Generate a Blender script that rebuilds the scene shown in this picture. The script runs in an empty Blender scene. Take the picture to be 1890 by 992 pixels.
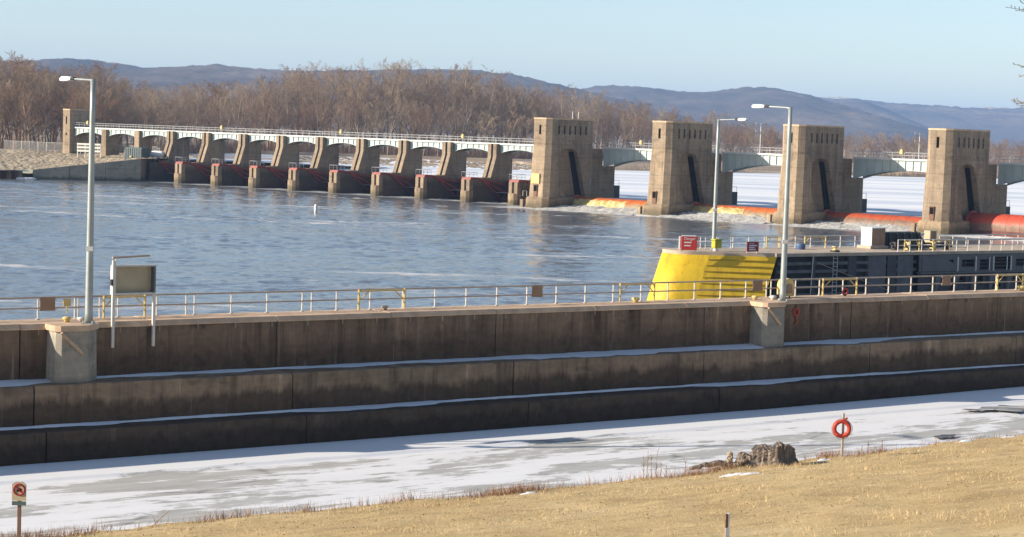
import bpy, bmesh, math, random
import numpy as np
from mathutils import Vector, Matrix, Quaternion

# ------------------------------------------------------------------ camera, sky, sun, exposure
SC = bpy.context.scene
COL = SC.collection
F_PX, CAM_H, ROLL, HOR_Y = 2400.0, 15.9, 0.0323, 145.0
CX, CY = 600.0, 308.5
_p = math.atan((CY - HOR_Y) / F_PX)
FWD = Vector((0, math.cos(_p), -math.sin(_p)))
R0 = Vector((1, 0, 0))
U0 = Vector((0, math.sin(_p), math.cos(_p)))
CRIGHT = R0 * math.cos(ROLL) + U0 * math.sin(ROLL)
CUP = -R0 * math.sin(ROLL) + U0 * math.cos(ROLL)
cam_d = bpy.data.cameras.new('camera')
cam = bpy.data.objects.new('camera', cam_d)
COL.objects.link(cam)
cam_d.sensor_width = 36
cam_d.lens = 36 * F_PX / 1200.0
cam_d.clip_start = 0.5
cam_d.clip_end = 30000
m = Matrix((CRIGHT, CUP, -FWD)).transposed().to_4x4()
m.translation = (0, 0, CAM_H)
cam.matrix_world = m
SC.camera = cam

SUN_EL = math.radians(21.5)
SUN_H = Vector((-0.97, -0.245)).normalized()
SUN_DIR = Vector((SUN_H.x * math.cos(SUN_EL), SUN_H.y * math.cos(SUN_EL), math.sin(SUN_EL)))
world = bpy.data.worlds.new('World')
SC.world = world
world.use_nodes = True
wn = world.node_tree
sky = wn.nodes.new('ShaderNodeTexSky')
sky.sky_type = 'NISHITA'
sky.sun_disc = False
sky.sun_elevation = SUN_EL
sky.sun_rotation = math.atan2(SUN_H.x, SUN_H.y)
sky.altitude = 200
sky.air_density = 0.8
sky.dust_density = 0.6
sky.ozone_density = 0.7
bg = wn.nodes['Background']
bg.inputs['Strength'].default_value = 0.095
wn.links.new(sky.outputs[0], bg.inputs['Color'])
sun_d = bpy.data.lights.new('sun', 'SUN')
sun_d.energy = 5.0
sun_d.angle = math.radians(0.5)
sun_d.color = (1.0, 0.90, 0.76)
sun = bpy.data.objects.new('sun', sun_d)
COL.objects.link(sun)
sun.rotation_euler = SUN_DIR.to_track_quat('Z', 'Y').to_euler()
sun.location = (-200, -60, 150)
SC.view_settings.view_transform = 'Standard'
SC.view_settings.look = 'None'
SC.view_settings.gamma = 1
SC.view_settings.exposure = 0.9
SC.render.engine = 'CYCLES'
SC.cycles.use_denoising = True
SC.cycles.max_bounces = 6
SC.cycles.diffuse_bounces = 3
SC.cycles.glossy_bounces = 3
SC.cycles.transmission_bounces = 2
SC.cycles.volume_bounces = 0
SC.cycles.volume_step_rate = 4

rng = random.Random(7)
NR = np.random.default_rng(11)

# ------------------------------------------------------------------ measuring helpers
def ray(x, y):
    u, v = x - CX, y - CY
    return FWD + CRIGHT * (u / F_PX) - CUP * (v / F_PX)
def at_z(x, y, z):
    r = ray(x, y)
    return Vector((0, 0, CAM_H)) + r * ((z - CAM_H) / r.z)
def at_y(x, y, Y):
    r = ray(x, y)
    return Vector((0, 0, CAM_H)) + r * (Y / r.y)

# ------------------------------------------------------------------ materials
def new_mat(name):
    mt = bpy.data.materials.new(name)
    mt.use_nodes = True
    nt = mt.node_tree
    return mt, nt, nt.nodes['Principled BSDF']
def N(nt, t, **kw):
    n = nt.nodes.new(t)
    for k, v in kw.items():
        setattr(n, k, v)
    return n
def setin(n, **kw):
    for k, v in kw.items():
        n.inputs[k].default_value = v
def pos_map(nt, scale=(1, 1, 1), rotz=0.0, obj=False):
    if obj:
        src = N(nt, 'ShaderNodeTexCoord').outputs['Object']
    else:
        src = N(nt, 'ShaderNodeNewGeometry').outputs['Position']
    mp = N(nt, 'ShaderNodeMapping', vector_type='TEXTURE')
    mp.inputs['Rotation'].default_value = (0, 0, rotz)
    mp.inputs['Scale'].default_value = tuple(1.0 / s for s in scale)
    nt.links.new(src, mp.inputs['Vector'])
    return mp.outputs[0]
def noise(nt, vec, scale, detail=4, rough=0.55, dist=0.0):
    n = N(nt, 'ShaderNodeTexNoise')
    setin(n, Scale=scale, Detail=detail, Roughness=rough, Distortion=dist)
    nt.links.new(vec, n.inputs['Vector'])
    return n.outputs['Fac']
def ramp(nt, fac, stops, interp='LINEAR'):
    r = N(nt, 'ShaderNodeValToRGB')
    r.color_ramp.interpolation = interp
    el = r.color_ramp.elements
    while len(el) < len(stops):
        el.new(0.5)
    for e, (p, c) in zip(el, stops):
        e.position = p
        e.color = (c, c, c, 1) if isinstance(c, (int, float)) else tuple(c) + (1,)
    nt.links.new(fac, r.inputs['Fac'])
    return r.outputs['Color']
def mix(nt, fac, a, b, mode='MIX'):
    mx = N(nt, 'ShaderNodeMix', data_type='RGBA', blend_type=mode)
    for i, v in ((0, fac), (6, a), (7, b)):
        if isinstance(v, (int, float)):
            mx.inputs[i].default_value = v
        elif isinstance(v, tuple):
            mx.inputs[i].default_value = v + (1,) if len(v) == 3 else v
        else:
            nt.links.new(v, mx.inputs[i])
    return mx.outputs[2]
def math_n(nt, op, a, b=None, c=None):
    mn = N(nt, 'ShaderNodeMath', operation=op)
    for i, v in enumerate((a, b, c)):
        if v is None:
            continue
        if isinstance(v, (int, float)):
            mn.inputs[i].default_value = v
        else:
            nt.links.new(v, mn.inputs[i])
    return mn.outputs[0]
def bump(nt, h, strength=0.3, dist=0.1):
    b = N(nt, 'ShaderNodeBump')
    setin(b, Strength=strength, Distance=dist)
    nt.links.new(h, b.inputs['Height'])
    return b.outputs[0]
def mat_plain(name, col, rough=0.6, var=0.18, scale=2.0, metal=0.0, spec=0.3):
    mt, nt, p = new_mat(name)
    v = pos_map(nt)
    n1 = noise(nt, v, scale, 6, 0.65)
    a = tuple(c * (1 - var) for c in col)
    b = tuple(min(1, c * (1 + var)) for c in col)
    nt.links.new(ramp(nt, n1, [(0.3, a), (0.7, b)]), p.inputs['Base Color'])
    setin(p, Roughness=rough, Metallic=metal)
    p.inputs['Specular IOR Level'].default_value = spec
    return mt
def mat_concrete(name, col, dark=0.55, streak=0.6, band=None, sc=1.0, lines=None, lime=0.0):
    """weathered concrete: mottling, form-board lines, vertical run-off streaks, optional ragged dark algae, with bay shade on the small piers, below a height"""
    mt, nt, p = new_mat(name)
    v = pos_map(nt)
    n1 = noise(nt, v, 0.35 * sc, 6, 0.65)
    n2 = noise(nt, v, 3.0 * sc, 5, 0.6)
    base = ramp(nt, n1, [(0.25, tuple(c * 0.78 for c in col)), (0.75, tuple(min(1, c * 1.15) for c in col))])
    base = mix(nt, 0.5, base, ramp(nt, n2, [(0.25, 0.62), (0.75, 1.25)]), 'MULTIPLY')
    vs = pos_map(nt, (1.0, 1.0, 0.045))
    s1 = noise(nt, vs, 1.1 * sc, 5, 0.7, 0.2)
    base = mix(nt, streak, base, ramp(nt, s1, [(0.34, dark), (0.50, 1.0), (0.60, 1.0), (0.68, 1.7)]), 'MULTIPLY')
    if lines:
        g0 = N(nt, 'ShaderNodeNewGeometry'); s0 = N(nt, 'ShaderNodeSeparateXYZ'); nt.links.new(g0.outputs['Position'], s0.inputs[0])
        fr = math_n(nt, 'FRACT', math_n(nt, 'ADD', math_n(nt, 'DIVIDE', s0.outputs['Z'], lines), math_n(nt, 'MULTIPLY', n1, 0.02)))
        base = mix(nt, 0.42, base, ramp(nt, fr, [(0.0, 0.62), (0.045, 0.68), (0.09, 1.0), (1.0, 1.04)]), 'MULTIPLY')
    vb = pos_map(nt, (0.06, 0.06, 1.0))
    s2 = noise(nt, vb, 4.0, 3, 0.6)
    base = mix(nt, 0.35, base, ramp(nt, s2, [(0.35, 0.72), (0.6, 1.1)]), 'MULTIPLY')
    if band:
        z0, soft, dcol = band
        geo = N(nt, 'ShaderNodeNewGeometry')
        sep = N(nt, 'ShaderNodeSeparateXYZ')
        nt.links.new(geo.outputs['Position'], sep.inputs[0])
        rag = noise(nt, pos_map(nt, (1, 1, 0.22)), 1.1, 7, 0.75)
        rag2 = noise(nt, pos_map(nt, (1, 1, 0.4)), 0.28, 4, 0.6, 0.4)
        h = math_n(nt, 'ADD', sep.outputs['Z'], math_n(nt, 'ADD', math_n(nt, 'MULTIPLY', math_n(nt, 'SUBTRACT', rag, 0.5), -1.5), math_n(nt, 'MULTIPLY', math_n(nt, 'SUBTRACT', rag2, 0.5), -1.3)))
        fac = math_n(nt, 'DIVIDE', math_n(nt, 'SUBTRACT', z0, h), soft)
        cl = N(nt, 'ShaderNodeClamp')
        nt.links.new(fac, cl.inputs[0])
        dn = ramp(nt, noise(nt, v, 2.2, 6, 0.7), [(0.3, tuple(c * 0.6 for c in dcol)), (0.7, tuple(c * 1.35 for c in dcol))])
        base = mix(nt, math_n(nt, 'MULTIPLY', cl.outputs[0], 0.78), base, dn)
    if lime:
        ls = noise(nt, pos_map(nt, (1.0, 1.0, 0.02)), 2.4, 4, 0.6)
        lm = noise(nt, v, 0.5, 3, 0.5)
        base = mix(nt, math_n(nt, 'MULTIPLY', math_n(nt, 'MULTIPLY', ramp(nt, ls, [(0.62, 0.0), (0.70, 1.0)]), ramp(nt, lm, [(0.42, 0.0), (0.6, 1.0)])), lime), base, (0.42, 0.36, 0.30))
    oi = N(nt, 'ShaderNodeObjectInfo')
    base = mix(nt, 1.0, base, ramp(nt, oi.outputs['Random'], [(0.0, (0.84, 0.83, 0.83)), (0.5, (1.0, 1.0, 1.0)), (1.0, (1.10, 1.08, 1.05))]), 'MULTIPLY')
    pt = noise(nt, v, 0.8 * sc, 3, 0.5, 0.8)
    base = mix(nt, 0.55, base, ramp(nt, pt, [(0.36, 0.62), (0.42, 1.0), (0.66, 1.0), (0.70, 1.25)]), 'MULTIPLY')
    nt.links.new(base, p.inputs['Base Color'])
    setin(p, Roughness=0.9)
    p.inputs['Specular IOR Level'].default_value = 0.2
    nt.links.new(bump(nt, n2, 0.35, 0.06), p.inputs['Normal'])
    return mt
def mat_bark(name, col):
    mt, nt, p = new_mat(name)
    v = pos_map(nt)
    oi = N(nt, 'ShaderNodeObjectInfo')
    n1 = noise(nt, v, 0.25, 3, 0.6)
    c1 = ramp(nt, n1, [(0.3, tuple(c * 0.7 for c in col)), (0.7, tuple(c * 1.3 for c in col))])
    c2 = mix(nt, 1.0, c1, ramp(nt, oi.outputs['Random'], [(0.0, (0.72, 0.70, 0.72)), (0.5, (1.0, 0.98, 0.95)), (1.0, (1.35, 1.28, 1.12))]), 'MULTIPLY')
    nt.links.new(c2, p.inputs['Base Color'])
    setin(p, Roughness=0.9)
    p.inputs['Specular IOR Level'].default_value = 0.15
    return mt

M = {}
M['dam'] = mat_concrete('dam_concrete', (0.355, 0.272, 0.185), 0.5, 0.75, sc=0.6, lines=2.6, lime=0.45)
M['pierc'] = mat_concrete('stained_shaded_pier_concrete', (0.34, 0.262, 0.18), 0.6, 0.6, (5.6, 2.2, (0.06, 0.045, 0.032)), sc=0.6, lines=2.6)  # lower band: wet stain, with the bays' shade put into its colour
M['dam2'] = mat_concrete('pier_concrete', (0.34, 0.255, 0.165), 0.6, 0.6, (1.5, 0.9, (0.12, 0.10, 0.06)), sc=0.6, lines=2.6)
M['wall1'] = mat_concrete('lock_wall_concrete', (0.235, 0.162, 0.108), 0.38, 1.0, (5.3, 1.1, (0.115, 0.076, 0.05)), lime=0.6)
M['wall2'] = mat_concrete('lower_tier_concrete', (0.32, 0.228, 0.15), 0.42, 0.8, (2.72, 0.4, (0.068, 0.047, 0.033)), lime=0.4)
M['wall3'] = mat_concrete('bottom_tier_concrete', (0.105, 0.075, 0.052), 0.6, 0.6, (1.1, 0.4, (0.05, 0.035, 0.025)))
M['joint'] = mat_plain('joint_filler', (0.03, 0.026, 0.022), 0.95)
M['coping'] = mat_plain('coping_concrete', (0.60, 0.42, 0.275), 0.85, 0.25, 1.1)
M['deck'] = mat_plain('deck_concrete', (0.50, 0.40, 0.30), 0.9, 0.2, 0.7)
M['pilaster'] = mat_concrete('pilaster_concrete', (0.35, 0.315, 0.255), 0.7, 0.5)
M['abut'] = mat_concrete('abutment_concrete', (0.40, 0.35, 0.27), 0.75, 0.4, (1.0, 0.7, (0.10, 0.085, 0.06)), sc=0.6)
M['girder'] = mat_plain('mint_green_paint', (0.52, 0.60, 0.56), 0.5, 0.12, 0.5)
M['deckedge'] = mat_plain('pale_deck_edge', (0.72, 0.74, 0.70), 0.7, 0.08, 0.6)
M['galv'] = mat_plain('galvanised_steel', (0.55, 0.55, 0.53), 0.45, 0.12, 3, 0.3)
M['railw'] = mat_plain('white_rail_paint', (0.66, 0.62, 0.55), 0.5, 0.1, 3)
M['railb'] = mat_plain('weathered_rail', (0.44, 0.36, 0.29), 0.6, 0.2, 2)
M['lamp'] = mat_plain('lamp_pole_steel', (0.36, 0.39, 0.38), 0.45, 0.15, 1.5, 0.4)
M['lampw'] = mat_plain('white_lamp_head', (0.85, 0.85, 0.83), 0.35, 0.05)
M['dark'] = mat_plain('dark_steel', (0.035, 0.035, 0.037), 0.6, 0.3, 1.5)
M['black'] = mat_plain('black_opening', (0.014, 0.012, 0.010), 0.95, 0.2, spec=0.0)
M['red'] = mat_plain('red_gate_paint', (0.42, 0.065, 0.028), 0.5, 0.35, 0.8)
M['redd'] = mat_plain('dark_red_steel', (0.34, 0.055, 0.038), 0.6, 0.35, 0.8)
M['rust'] = mat_plain('rust_black_steel', (0.14, 0.052, 0.04), 0.8, 0.4, 0.6)
M['yellow'] = mat_plain('yellow_paint', (0.72, 0.47, 0.02), 0.55, 0.10, 0.9)
M['yellowp'] = mat_plain('pale_yellow_paint', (0.66, 0.50, 0.20), 0.6, 0.15, 2)
M['yellowg'] = mat_plain('olive_yellow_plastic', (0.42, 0.40, 0.03), 0.6, 0.15, 2)
M['brown'] = mat_plain('brown_board', (0.33, 0.215, 0.14), 0.75, 0.15, 2)
M['tan'] = mat_plain('tan_sheet_metal', (0.44, 0.37, 0.25), 0.6, 0.12, 1.2)
M['signred'] = mat_plain('red_sign_face', (0.62, 0.05, 0.035), 0.45, 0.06, 3)
M['signred2'] = mat_plain('dark_red_sign_face', (0.34, 0.018, 0.03), 0.45, 0.08, 3)
M['white'] = mat_plain('white_paint', (0.80, 0.80, 0.79), 0.5, 0.06, 2)
M['blue'] = mat_plain('blue_plastic', (0.08, 0.13, 0.24), 0.5, 0.1)
M['bluesteel'] = mat_plain('blue_grey_steel', (0.062, 0.068, 0.078), 0.55, 0.25, 1.0)
M['greysteel'] = mat_plain('grey_gate_steel', (0.135, 0.135, 0.14), 0.55, 0.2, 0.8)
M['teal'] = mat_plain('dark_teal_steel', (0.09, 0.13, 0.13), 0.6, 0.25, 1.0)
M['wood'] = mat_plain('brown_post_wood', (0.20, 0.11, 0.07), 0.85, 0.3, 6)
M['woodl'] = mat_plain('weathered_post_wood', (0.42, 0.36, 0.29), 0.85, 0.2, 6)
M['orange'] = mat_plain('red_orange_ring', (0.50, 0.055, 0.03), 0.5, 0.2, 4)
M['snow'] = mat_plain('snow', (0.80, 0.81, 0.83), 0.8, 0.05, 1.2)
M['timber'] = mat_plain('dark_fender_timber', (0.055, 0.055, 0.058), 0.85, 0.35, 1.0)
M['timberl'] = mat_plain('grey_fender_timber', (0.15, 0.15, 0.155), 0.85, 0.25, 1.0)
M['bark_grey'] = mat_bark('grey_bark', (0.35, 0.265, 0.195))
M['bark_tan'] = mat_bark('tan_bark', (0.40, 0.305, 0.205))
M['bark_red'] = mat_bark('russet_bark', (0.31, 0.195, 0.13))
M['bark_deep'] = mat_bark('deep_woods_bark', (0.20, 0.13, 0.092))
M['trunk'] = mat_bark('trunk_bark', (0.30, 0.25, 0.20))
M['weed'] = mat_plain('dry_weed', (0.30, 0.165, 0.085), 0.9, 0.35, 3)
M['iceyellow'] = mat_plain('stained_spillway_ice', (0.60, 0.47, 0.17), 0.5, 0.2, 0.7)

def mat_weathered(name, col, rust, amount=0.5, zband=None, rough=0.55):
    """old paint: run-off streaks, rust blooms and a stained zone below a height"""
    mt, nt, p = new_mat(name)
    v = pos_map(nt); n1 = noise(nt, v, 0.9, 6, 0.7); n2 = noise(nt, v, 5.0, 5, 0.7)
    st = noise(nt, pos_map(nt, (1, 1, 0.06)), 1.6, 5, 0.75, 0.2)
    base = ramp(nt, n1, [(0.25, tuple(c * 0.78 for c in col)), (0.55, col), (0.8, tuple(min(1, c * 1.12 + 0.01) for c in col))])
    f = math_n(nt, 'MULTIPLY', ramp(nt, st, [(0.52, 0.0), (0.72, 1.0)]), amount)
    base = mix(nt, f, base, rust)
    f2 = math_n(nt, 'MULTIPLY', ramp(nt, n2, [(0.60, 0.0), (0.68, 1.0)]), amount)
    base = mix(nt, f2, base, tuple(c * 0.7 for c in rust))
    if zband:
        g0 = N(nt, 'ShaderNodeNewGeometry'); s0 = N(nt, 'ShaderNodeSeparateXYZ'); nt.links.new(g0.outputs['Position'], s0.inputs[0])
        h = math_n(nt, 'ADD', s0.outputs['Z'], math_n(nt, 'MULTIPLY', math_n(nt, 'SUBTRACT', noise(nt, pos_map(nt, (1, 1, 0.3)), 0.8, 6, 0.7), 0.5), 1.6))
        cl = N(nt, 'ShaderNodeClamp'); nt.links.new(math_n(nt, 'DIVIDE', math_n(nt, 'SUBTRACT', zband[0], h), zband[1]), cl.inputs[0])
        base = mix(nt, cl.outputs[0], base, ramp(nt, n1, [(0.3, tuple(c * 0.6 for c in zband[2])), (0.7, tuple(c * 1.3 for c in zband[2]))]))
    nt.links.new(base, p.inputs['Base Color']); setin(p, Roughness=rough); p.inputs['Specular IOR Level'].default_value = 0.3
    nt.links.new(bump(nt, n1, 0.3, 0.08), p.inputs['Normal'])
    return mt
M['drum'] = mat_weathered('weathered_drum_red', (0.46, 0.085, 0.03), (0.24, 0.075, 0.03), 0.75, (1.75, 0.35, (0.20, 0.12, 0.075)))
M['drumor'] = mat_weathered('orange_rust_drum', (0.56, 0.13, 0.03), (0.40, 0.20, 0.05), 0.7, (1.75, 0.35, (0.30, 0.20, 0.10)))
M['drumhi'] = mat_weathered('raised_drum_red', (0.52, 0.075, 0.035), (0.26, 0.08, 0.04), 0.6, (2.3, 0.5, (0.25, 0.15, 0.105)))
M['redw'] = mat_weathered('weathered_bracket_red', (0.30, 0.06, 0.04), (0.14, 0.06, 0.04), 0.8)
M['yellow'] = mat_weathered('scuffed_yellow_paint', (0.74, 0.49, 0.025), (0.30, 0.17, 0.04), 0.7)
M['yellowd'] = mat_weathered('dark_yellow_rib', (0.40, 0.25, 0.015), (0.16, 0.09, 0.03), 0.6)  # ribs a darker yellow than the flank, so they show as lines
# spillway ice: cream to ochre with runnels
mt, nt, p = new_mat('stained_spill_ice'); M['iceyellow'] = mt
v = pos_map(nt); a = noise(nt, v, 0.9, 6, 0.7); b = noise(nt, pos_map(nt, (1, 1, 0.12)), 2.2, 5, 0.7)
col = ramp(nt, a, [(0.3, (0.38, 0.25, 0.06)), (0.5, (0.56, 0.44, 0.15)), (0.68, (0.72, 0.66, 0.45))])
nt.links.new(mix(nt, 0.7, col, ramp(nt, b, [(0.3, 0.55), (0.65, 1.15)]), 'MULTIPLY'), p.inputs['Base Color']); setin(p, Roughness=0.4)
nt.links.new(bump(nt, b, 0.9, 0.2), p.inputs['Normal'])
mt, nt, p = new_mat('white_water'); M['foam'] = mt
v = pos_map(nt); a = noise(nt, v, 1.2, 6, 0.75)
nt.links.new(ramp(nt, a, [(0.3, (0.42, 0.42, 0.40)), (0.5, (0.74, 0.71, 0.64)), (0.7, (0.86, 0.83, 0.77))]), p.inputs['Base Color']); setin(p, Roughness=0.7)
nt.links.new(bump(nt, a, 1.0, 0.4), p.inputs['Normal'])

# lawn
mt, nt, p = new_mat('winter_lawn'); M['lawn'] = mt
v = pos_map(nt)
a = noise(nt, v, 0.22, 6, 0.65); b = noise(nt, v, 8.0, 8, 0.8); c = noise(nt, pos_map(nt, (0.35, 1.6, 1), math.radians(36)), 0.8, 6, 0.7)
col = ramp(nt, a, [(0.3, (0.53, 0.37, 0.175)), (0.55, (0.655, 0.485, 0.25)), (0.75, (0.74, 0.57, 0.325))])
col = mix(nt, 0.7, col, ramp(nt, b, [(0.3, 0.42), (0.5, 0.98), (0.7, 1.35)]), 'MULTIPLY')
col = mix(nt, 0.6, col, ramp(nt, c, [(0.3, 0.62), (0.55, 1.06)]), 'MULTIPLY')
soil = noise(nt, pos_map(nt, (0.6, 1.2, 1), math.radians(36)), 0.55, 6, 0.7, 0.5)
col = mix(nt, ramp(nt, soil, [(0.64, 0.0), (0.70, 0.75)]), col, (0.30, 0.19, 0.10))
nt.links.new(col, p.inputs['Base Color']); setin(p, Roughness=0.95); p.inputs['Specular IOR Level'].default_value = 0.1
nt.links.new(bump(nt, b, 0.8, 0.08), p.inputs['Normal'])

# snow-dusted ice of the near channel (streaks run along the wall)
WALL_ANG = math.atan2(42.8, 58.2)
mt, nt, p = new_mat('channel_ice'); M['ice'] = mt
v = pos_map(nt, (0.30, 1.0, 1.0), WALL_ANG)
a = noise(nt, v, 0.23, 7, 0.62, 0.6)
b = noise(nt, pos_map(nt, (0.12, 1.0, 1.0), WALL_ANG), 0.9, 6, 0.65)
cc = noise(nt, v, 1.3, 5, 0.6)
icec = ramp(nt, cc, [(0.3, (0.46, 0.445, 0.40)), (0.7, (0.61, 0.595, 0.56))])
icec = mix(nt, 0.4, icec, ramp(nt, b, [(0.3, 0.7), (0.65, 1.15)]), 'MULTIPLY')
mpw = N(nt, 'ShaderNodeMapping', vector_type='TEXTURE'); mpw.inputs['Location'].default_value = (-23.7, 94.7, 0); mpw.inputs['Rotation'].default_value = (0, 0, WALL_ANG)
nt.links.new(N(nt, 'ShaderNodeNewGeometry').outputs['Position'], mpw.inputs['Vector']); sw = N(nt, 'ShaderNodeSeparateXYZ'); nt.links.new(mpw.outputs[0], sw.inputs[0])
nearw = ramp(nt, math_n(nt, 'DIVIDE', math_n(nt, 'ADD', sw.outputs['Y'], 10.0), 6.0), [(0.2, 0.0), (0.7, 0.16)])
dd_ = noise(nt, v, 2.6, 6, 0.7)
sm = math_n(nt, 'ADD', math_n(nt, 'ADD', math_n(nt, 'MULTIPLY', a, 0.56), math_n(nt, 'MULTIPLY', b, 0.24)), math_n(nt, 'MULTIPLY', dd_, 0.20))
fac = ramp(nt, math_n(nt, 'ADD', sm, nearw), [(0.484, 0.0), (0.502, 0.88), (0.56, 1.0)])
vc = N(nt, 'ShaderNodeTexVoronoi', feature='DISTANCE_TO_EDGE'); setin(vc, Scale=0.16); nt.links.new(pos_map(nt, (0.35, 1.0, 1.0), WALL_ANG), vc.inputs['Vector'])
icec = mix(nt, 0.8, icec, ramp(nt, math_n(nt, 'ADD', vc.outputs['Distance'], math_n(nt, 'MULTIPLY', cc, 0.05)), [(0.022, 0.45), (0.04, 1.0)]), 'MULTIPLY')
col = mix(nt, fac, icec, (0.90, 0.89, 0.88))
nt.links.new(col, p.inputs['Base Color']); setin(p, Roughness=0.55); p.inputs['Specular IOR Level'].default_value = 0.3
nt.links.new(bump(nt, math_n(nt, 'ADD', cc, math_n(nt, 'MULTIPLY', fac, 0.4)), 0.25, 0.05), p.inputs['Normal'])

# frozen pool upstream
DAM_ANG = math.atan2(-0.656, 0.755)
mt, nt, p = new_mat('pool_ice'); M['pool'] = mt
v = pos_map(nt, (0.10, 1.0, 1.0), math.radians(-2))
a = noise(nt, v, 0.035, 6, 0.6, 0.3)
b = noise(nt, pos_map(nt, (0.3, 1, 1)), 0.15, 6, 0.65)
col = mix(nt, ramp(nt, a, [(0.46, 0.0), (0.54, 1.0)]), (0.72, 0.76, 0.82), (0.98, 0.97, 0.96))
nt.links.new(col, p.inputs['Base Color']); setin(p, Roughness=0.6); p.inputs['Specular IOR Level'].default_value = 0.3

# river water with ripples and drifting foam
mt, nt, p = new_mat('river_water'); M['water'] = mt
v1 = pos_map(nt, (0.45, 1.0, 1.0), math.radians(8))
n1 = noise(nt, v1, 0.55, 5, 0.6, 0.3)
n2 = noise(nt, v1, 0.10, 4, 0.55, 0.4)
n3 = noise(nt, pos_map(nt, (0.35, 1.0, 1.0), math.radians(4)), 0.022, 5, 0.6, 0.5)
n4 = noise(nt, v1, 2.2, 3, 0.6, 0.2)
amp = ramp(nt, n3, [(0.35, 0.45), (0.6, 1.0)])
hgt = math_n(nt, 'MULTIPLY', math_n(nt, 'ADD', math_n(nt, 'MULTIPLY', n1, 0.5), math_n(nt, 'MULTIPLY', n2, 1.8)), amp)
hgt = math_n(nt, 'ADD', hgt, math_n(nt, 'MULTIPLY', n4, 0.10))
# foam: streaks drifting downstream plus the boil below the gates (dam frame: x along the dam, y upstream)
geo = N(nt, 'ShaderNodeNewGeometry')
mp = N(nt, 'ShaderNodeMapping', vector_type='TEXTURE')
mp.inputs['Location'].default_value = (1.8, 419.7, 0)
mp.inputs['Rotation'].default_value = (0, 0, DAM_ANG)
nt.links.new(geo.outputs['Position'], mp.inputs['Vector'])
sp = N(nt, 'ShaderNodeSeparateXYZ'); nt.links.new(mp.outputs[0], sp.inputs[0])
fn = noise(nt, pos_map(nt, (0.14, 1.0, 1.0), math.radians(-6)), 0.16, 7, 0.68, 0.8)
fs = noise(nt, pos_map(nt, (0.25, 1.0, 1.0), math.radians(-3)), 0.010, 3, 0.5, 0.6)
drift = math_n(nt, 'ADD', math_n(nt, 'MULTIPLY', fn, 0.55), math_n(nt, 'MULTIPLY', fs, 0.55))
drift = ramp(nt, drift, [(0.60, 0.0), (0.675, 0.8)])
edge = math_n(nt, 'ADD', sp.outputs['Y'], math_n(nt, 'MULTIPLY', math_n(nt, 'SUBTRACT', fn, 0.5), 16.0))
rollw = ramp(nt, math_n(nt, 'DIVIDE', math_n(nt, 'ADD', sp.outputs['X'], 10.0), 14.0), [(0.0, 0.0), (1.0, 1.0)])
boil = math_n(nt, 'MULTIPLY', ramp(nt, math_n(nt, 'DIVIDE', math_n(nt, 'ADD', edge, 11.0), 9.0), [(0.0, 0.0), (0.6, 0.25), (1.0, 1.0)]), rollw)
boil2 = ramp(nt, math_n(nt, 'DIVIDE', math_n(nt, 'SUBTRACT', edge, 4.0), 6.0), [(0.0, 0.0), (1.0, 0.55)])
foam = math_n(nt, 'MAXIMUM', math_n(nt, 'MAXIMUM', drift, boil), boil2)
fbreak = ramp(nt, noise(nt, v1, 0.9, 5, 0.7), [(0.3, 0.45), (0.6, 1.0)])
foam = math_n(nt, 'MULTIPLY', foam, fbreak)
nt.links.new(mix(nt, foam, (0.125, 0.135, 0.15), (0.78, 0.76, 0.72)), p.inputs['Base Color'])
nt.links.new(math_n(nt, 'ADD', 0.12, math_n(nt, 'MULTIPLY', foam, 0.6)), p.inputs['Roughness'])
setin(p, IOR=1.33)
nt.links.new(bump(nt, hgt, 0.6, 0.35), p.inputs['Normal'])

# riprap embankment
mt, nt, p = new_mat('riprap_slope'); M['riprap'] = mt
v = pos_map(nt)
vo = N(nt, 'ShaderNodeTexVoronoi'); setin(vo, Scale=0.9); nt.links.new(v, vo.inputs['Vector'])
g = noise(nt, v, 0.08, 4, 0.6)
bw = N(nt, 'ShaderNodeRGBToBW'); nt.links.new(vo.outputs['Color'], bw.inputs[0])
col = mix(nt, 0.6, ramp(nt, g, [(0.35, (0.40, 0.31, 0.20)), (0.65, (0.54, 0.43, 0.28))]), ramp(nt, bw.outputs[0], [(0.2, 0.6), (0.8, 1.3)]), 'MULTIPLY')
nt.links.new(mix(nt, 0.6, col, ramp(nt, vo.outputs['Distance'], [(0.0, 1.1), (0.75, 0.55)]), 'MULTIPLY'), p.inputs['Base Color'])
setin(p, Roughness=0.95); nt.links.new(bump(nt, vo.outputs['Distance'], 0.8, -0.5), p.inputs['Normal'])

# far ground and wooded hills
mt, nt, p = new_mat('winter_floodplain'); M['plain'] = mt
v = pos_map(nt, (0.4, 1, 1))
col = ramp(nt, noise(nt, v, 0.03, 7, 0.7), [(0.3, (0.15, 0.11, 0.075)), (0.5, (0.30, 0.22, 0.14)), (0.62, (0.42, 0.34, 0.25)), (0.72, (0.75, 0.74, 0.72))])
nt.links.new(col, p.inputs['Base Color']); setin(p, Roughness=0.95)
mt, nt, p = new_mat('wooded_hill'); M['hill'] = mt
v = pos_map(nt)
a = noise(nt, v, 0.0035, 6, 0.6); b = noise(nt, v, 0.05, 6, 0.7)
col = ramp(nt, a, [(0.3, (0.06, 0.05, 0.04)), (0.5, (0.12, 0.09, 0.062)), (0.7, (0.24, 0.175, 0.11))])
col = mix(nt, 0.8, col, ramp(nt, b, [(0.3, 0.5), (0.7, 1.35)]), 'MULTIPLY')
nt.links.new(col, p.inputs['Base Color']); setin(p, Roughness=1.0); p.inputs['Specular IOR Level'].default_value = 0.0
mt, nt, p = new_mat('stubble_field'); M['field'] = mt
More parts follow.
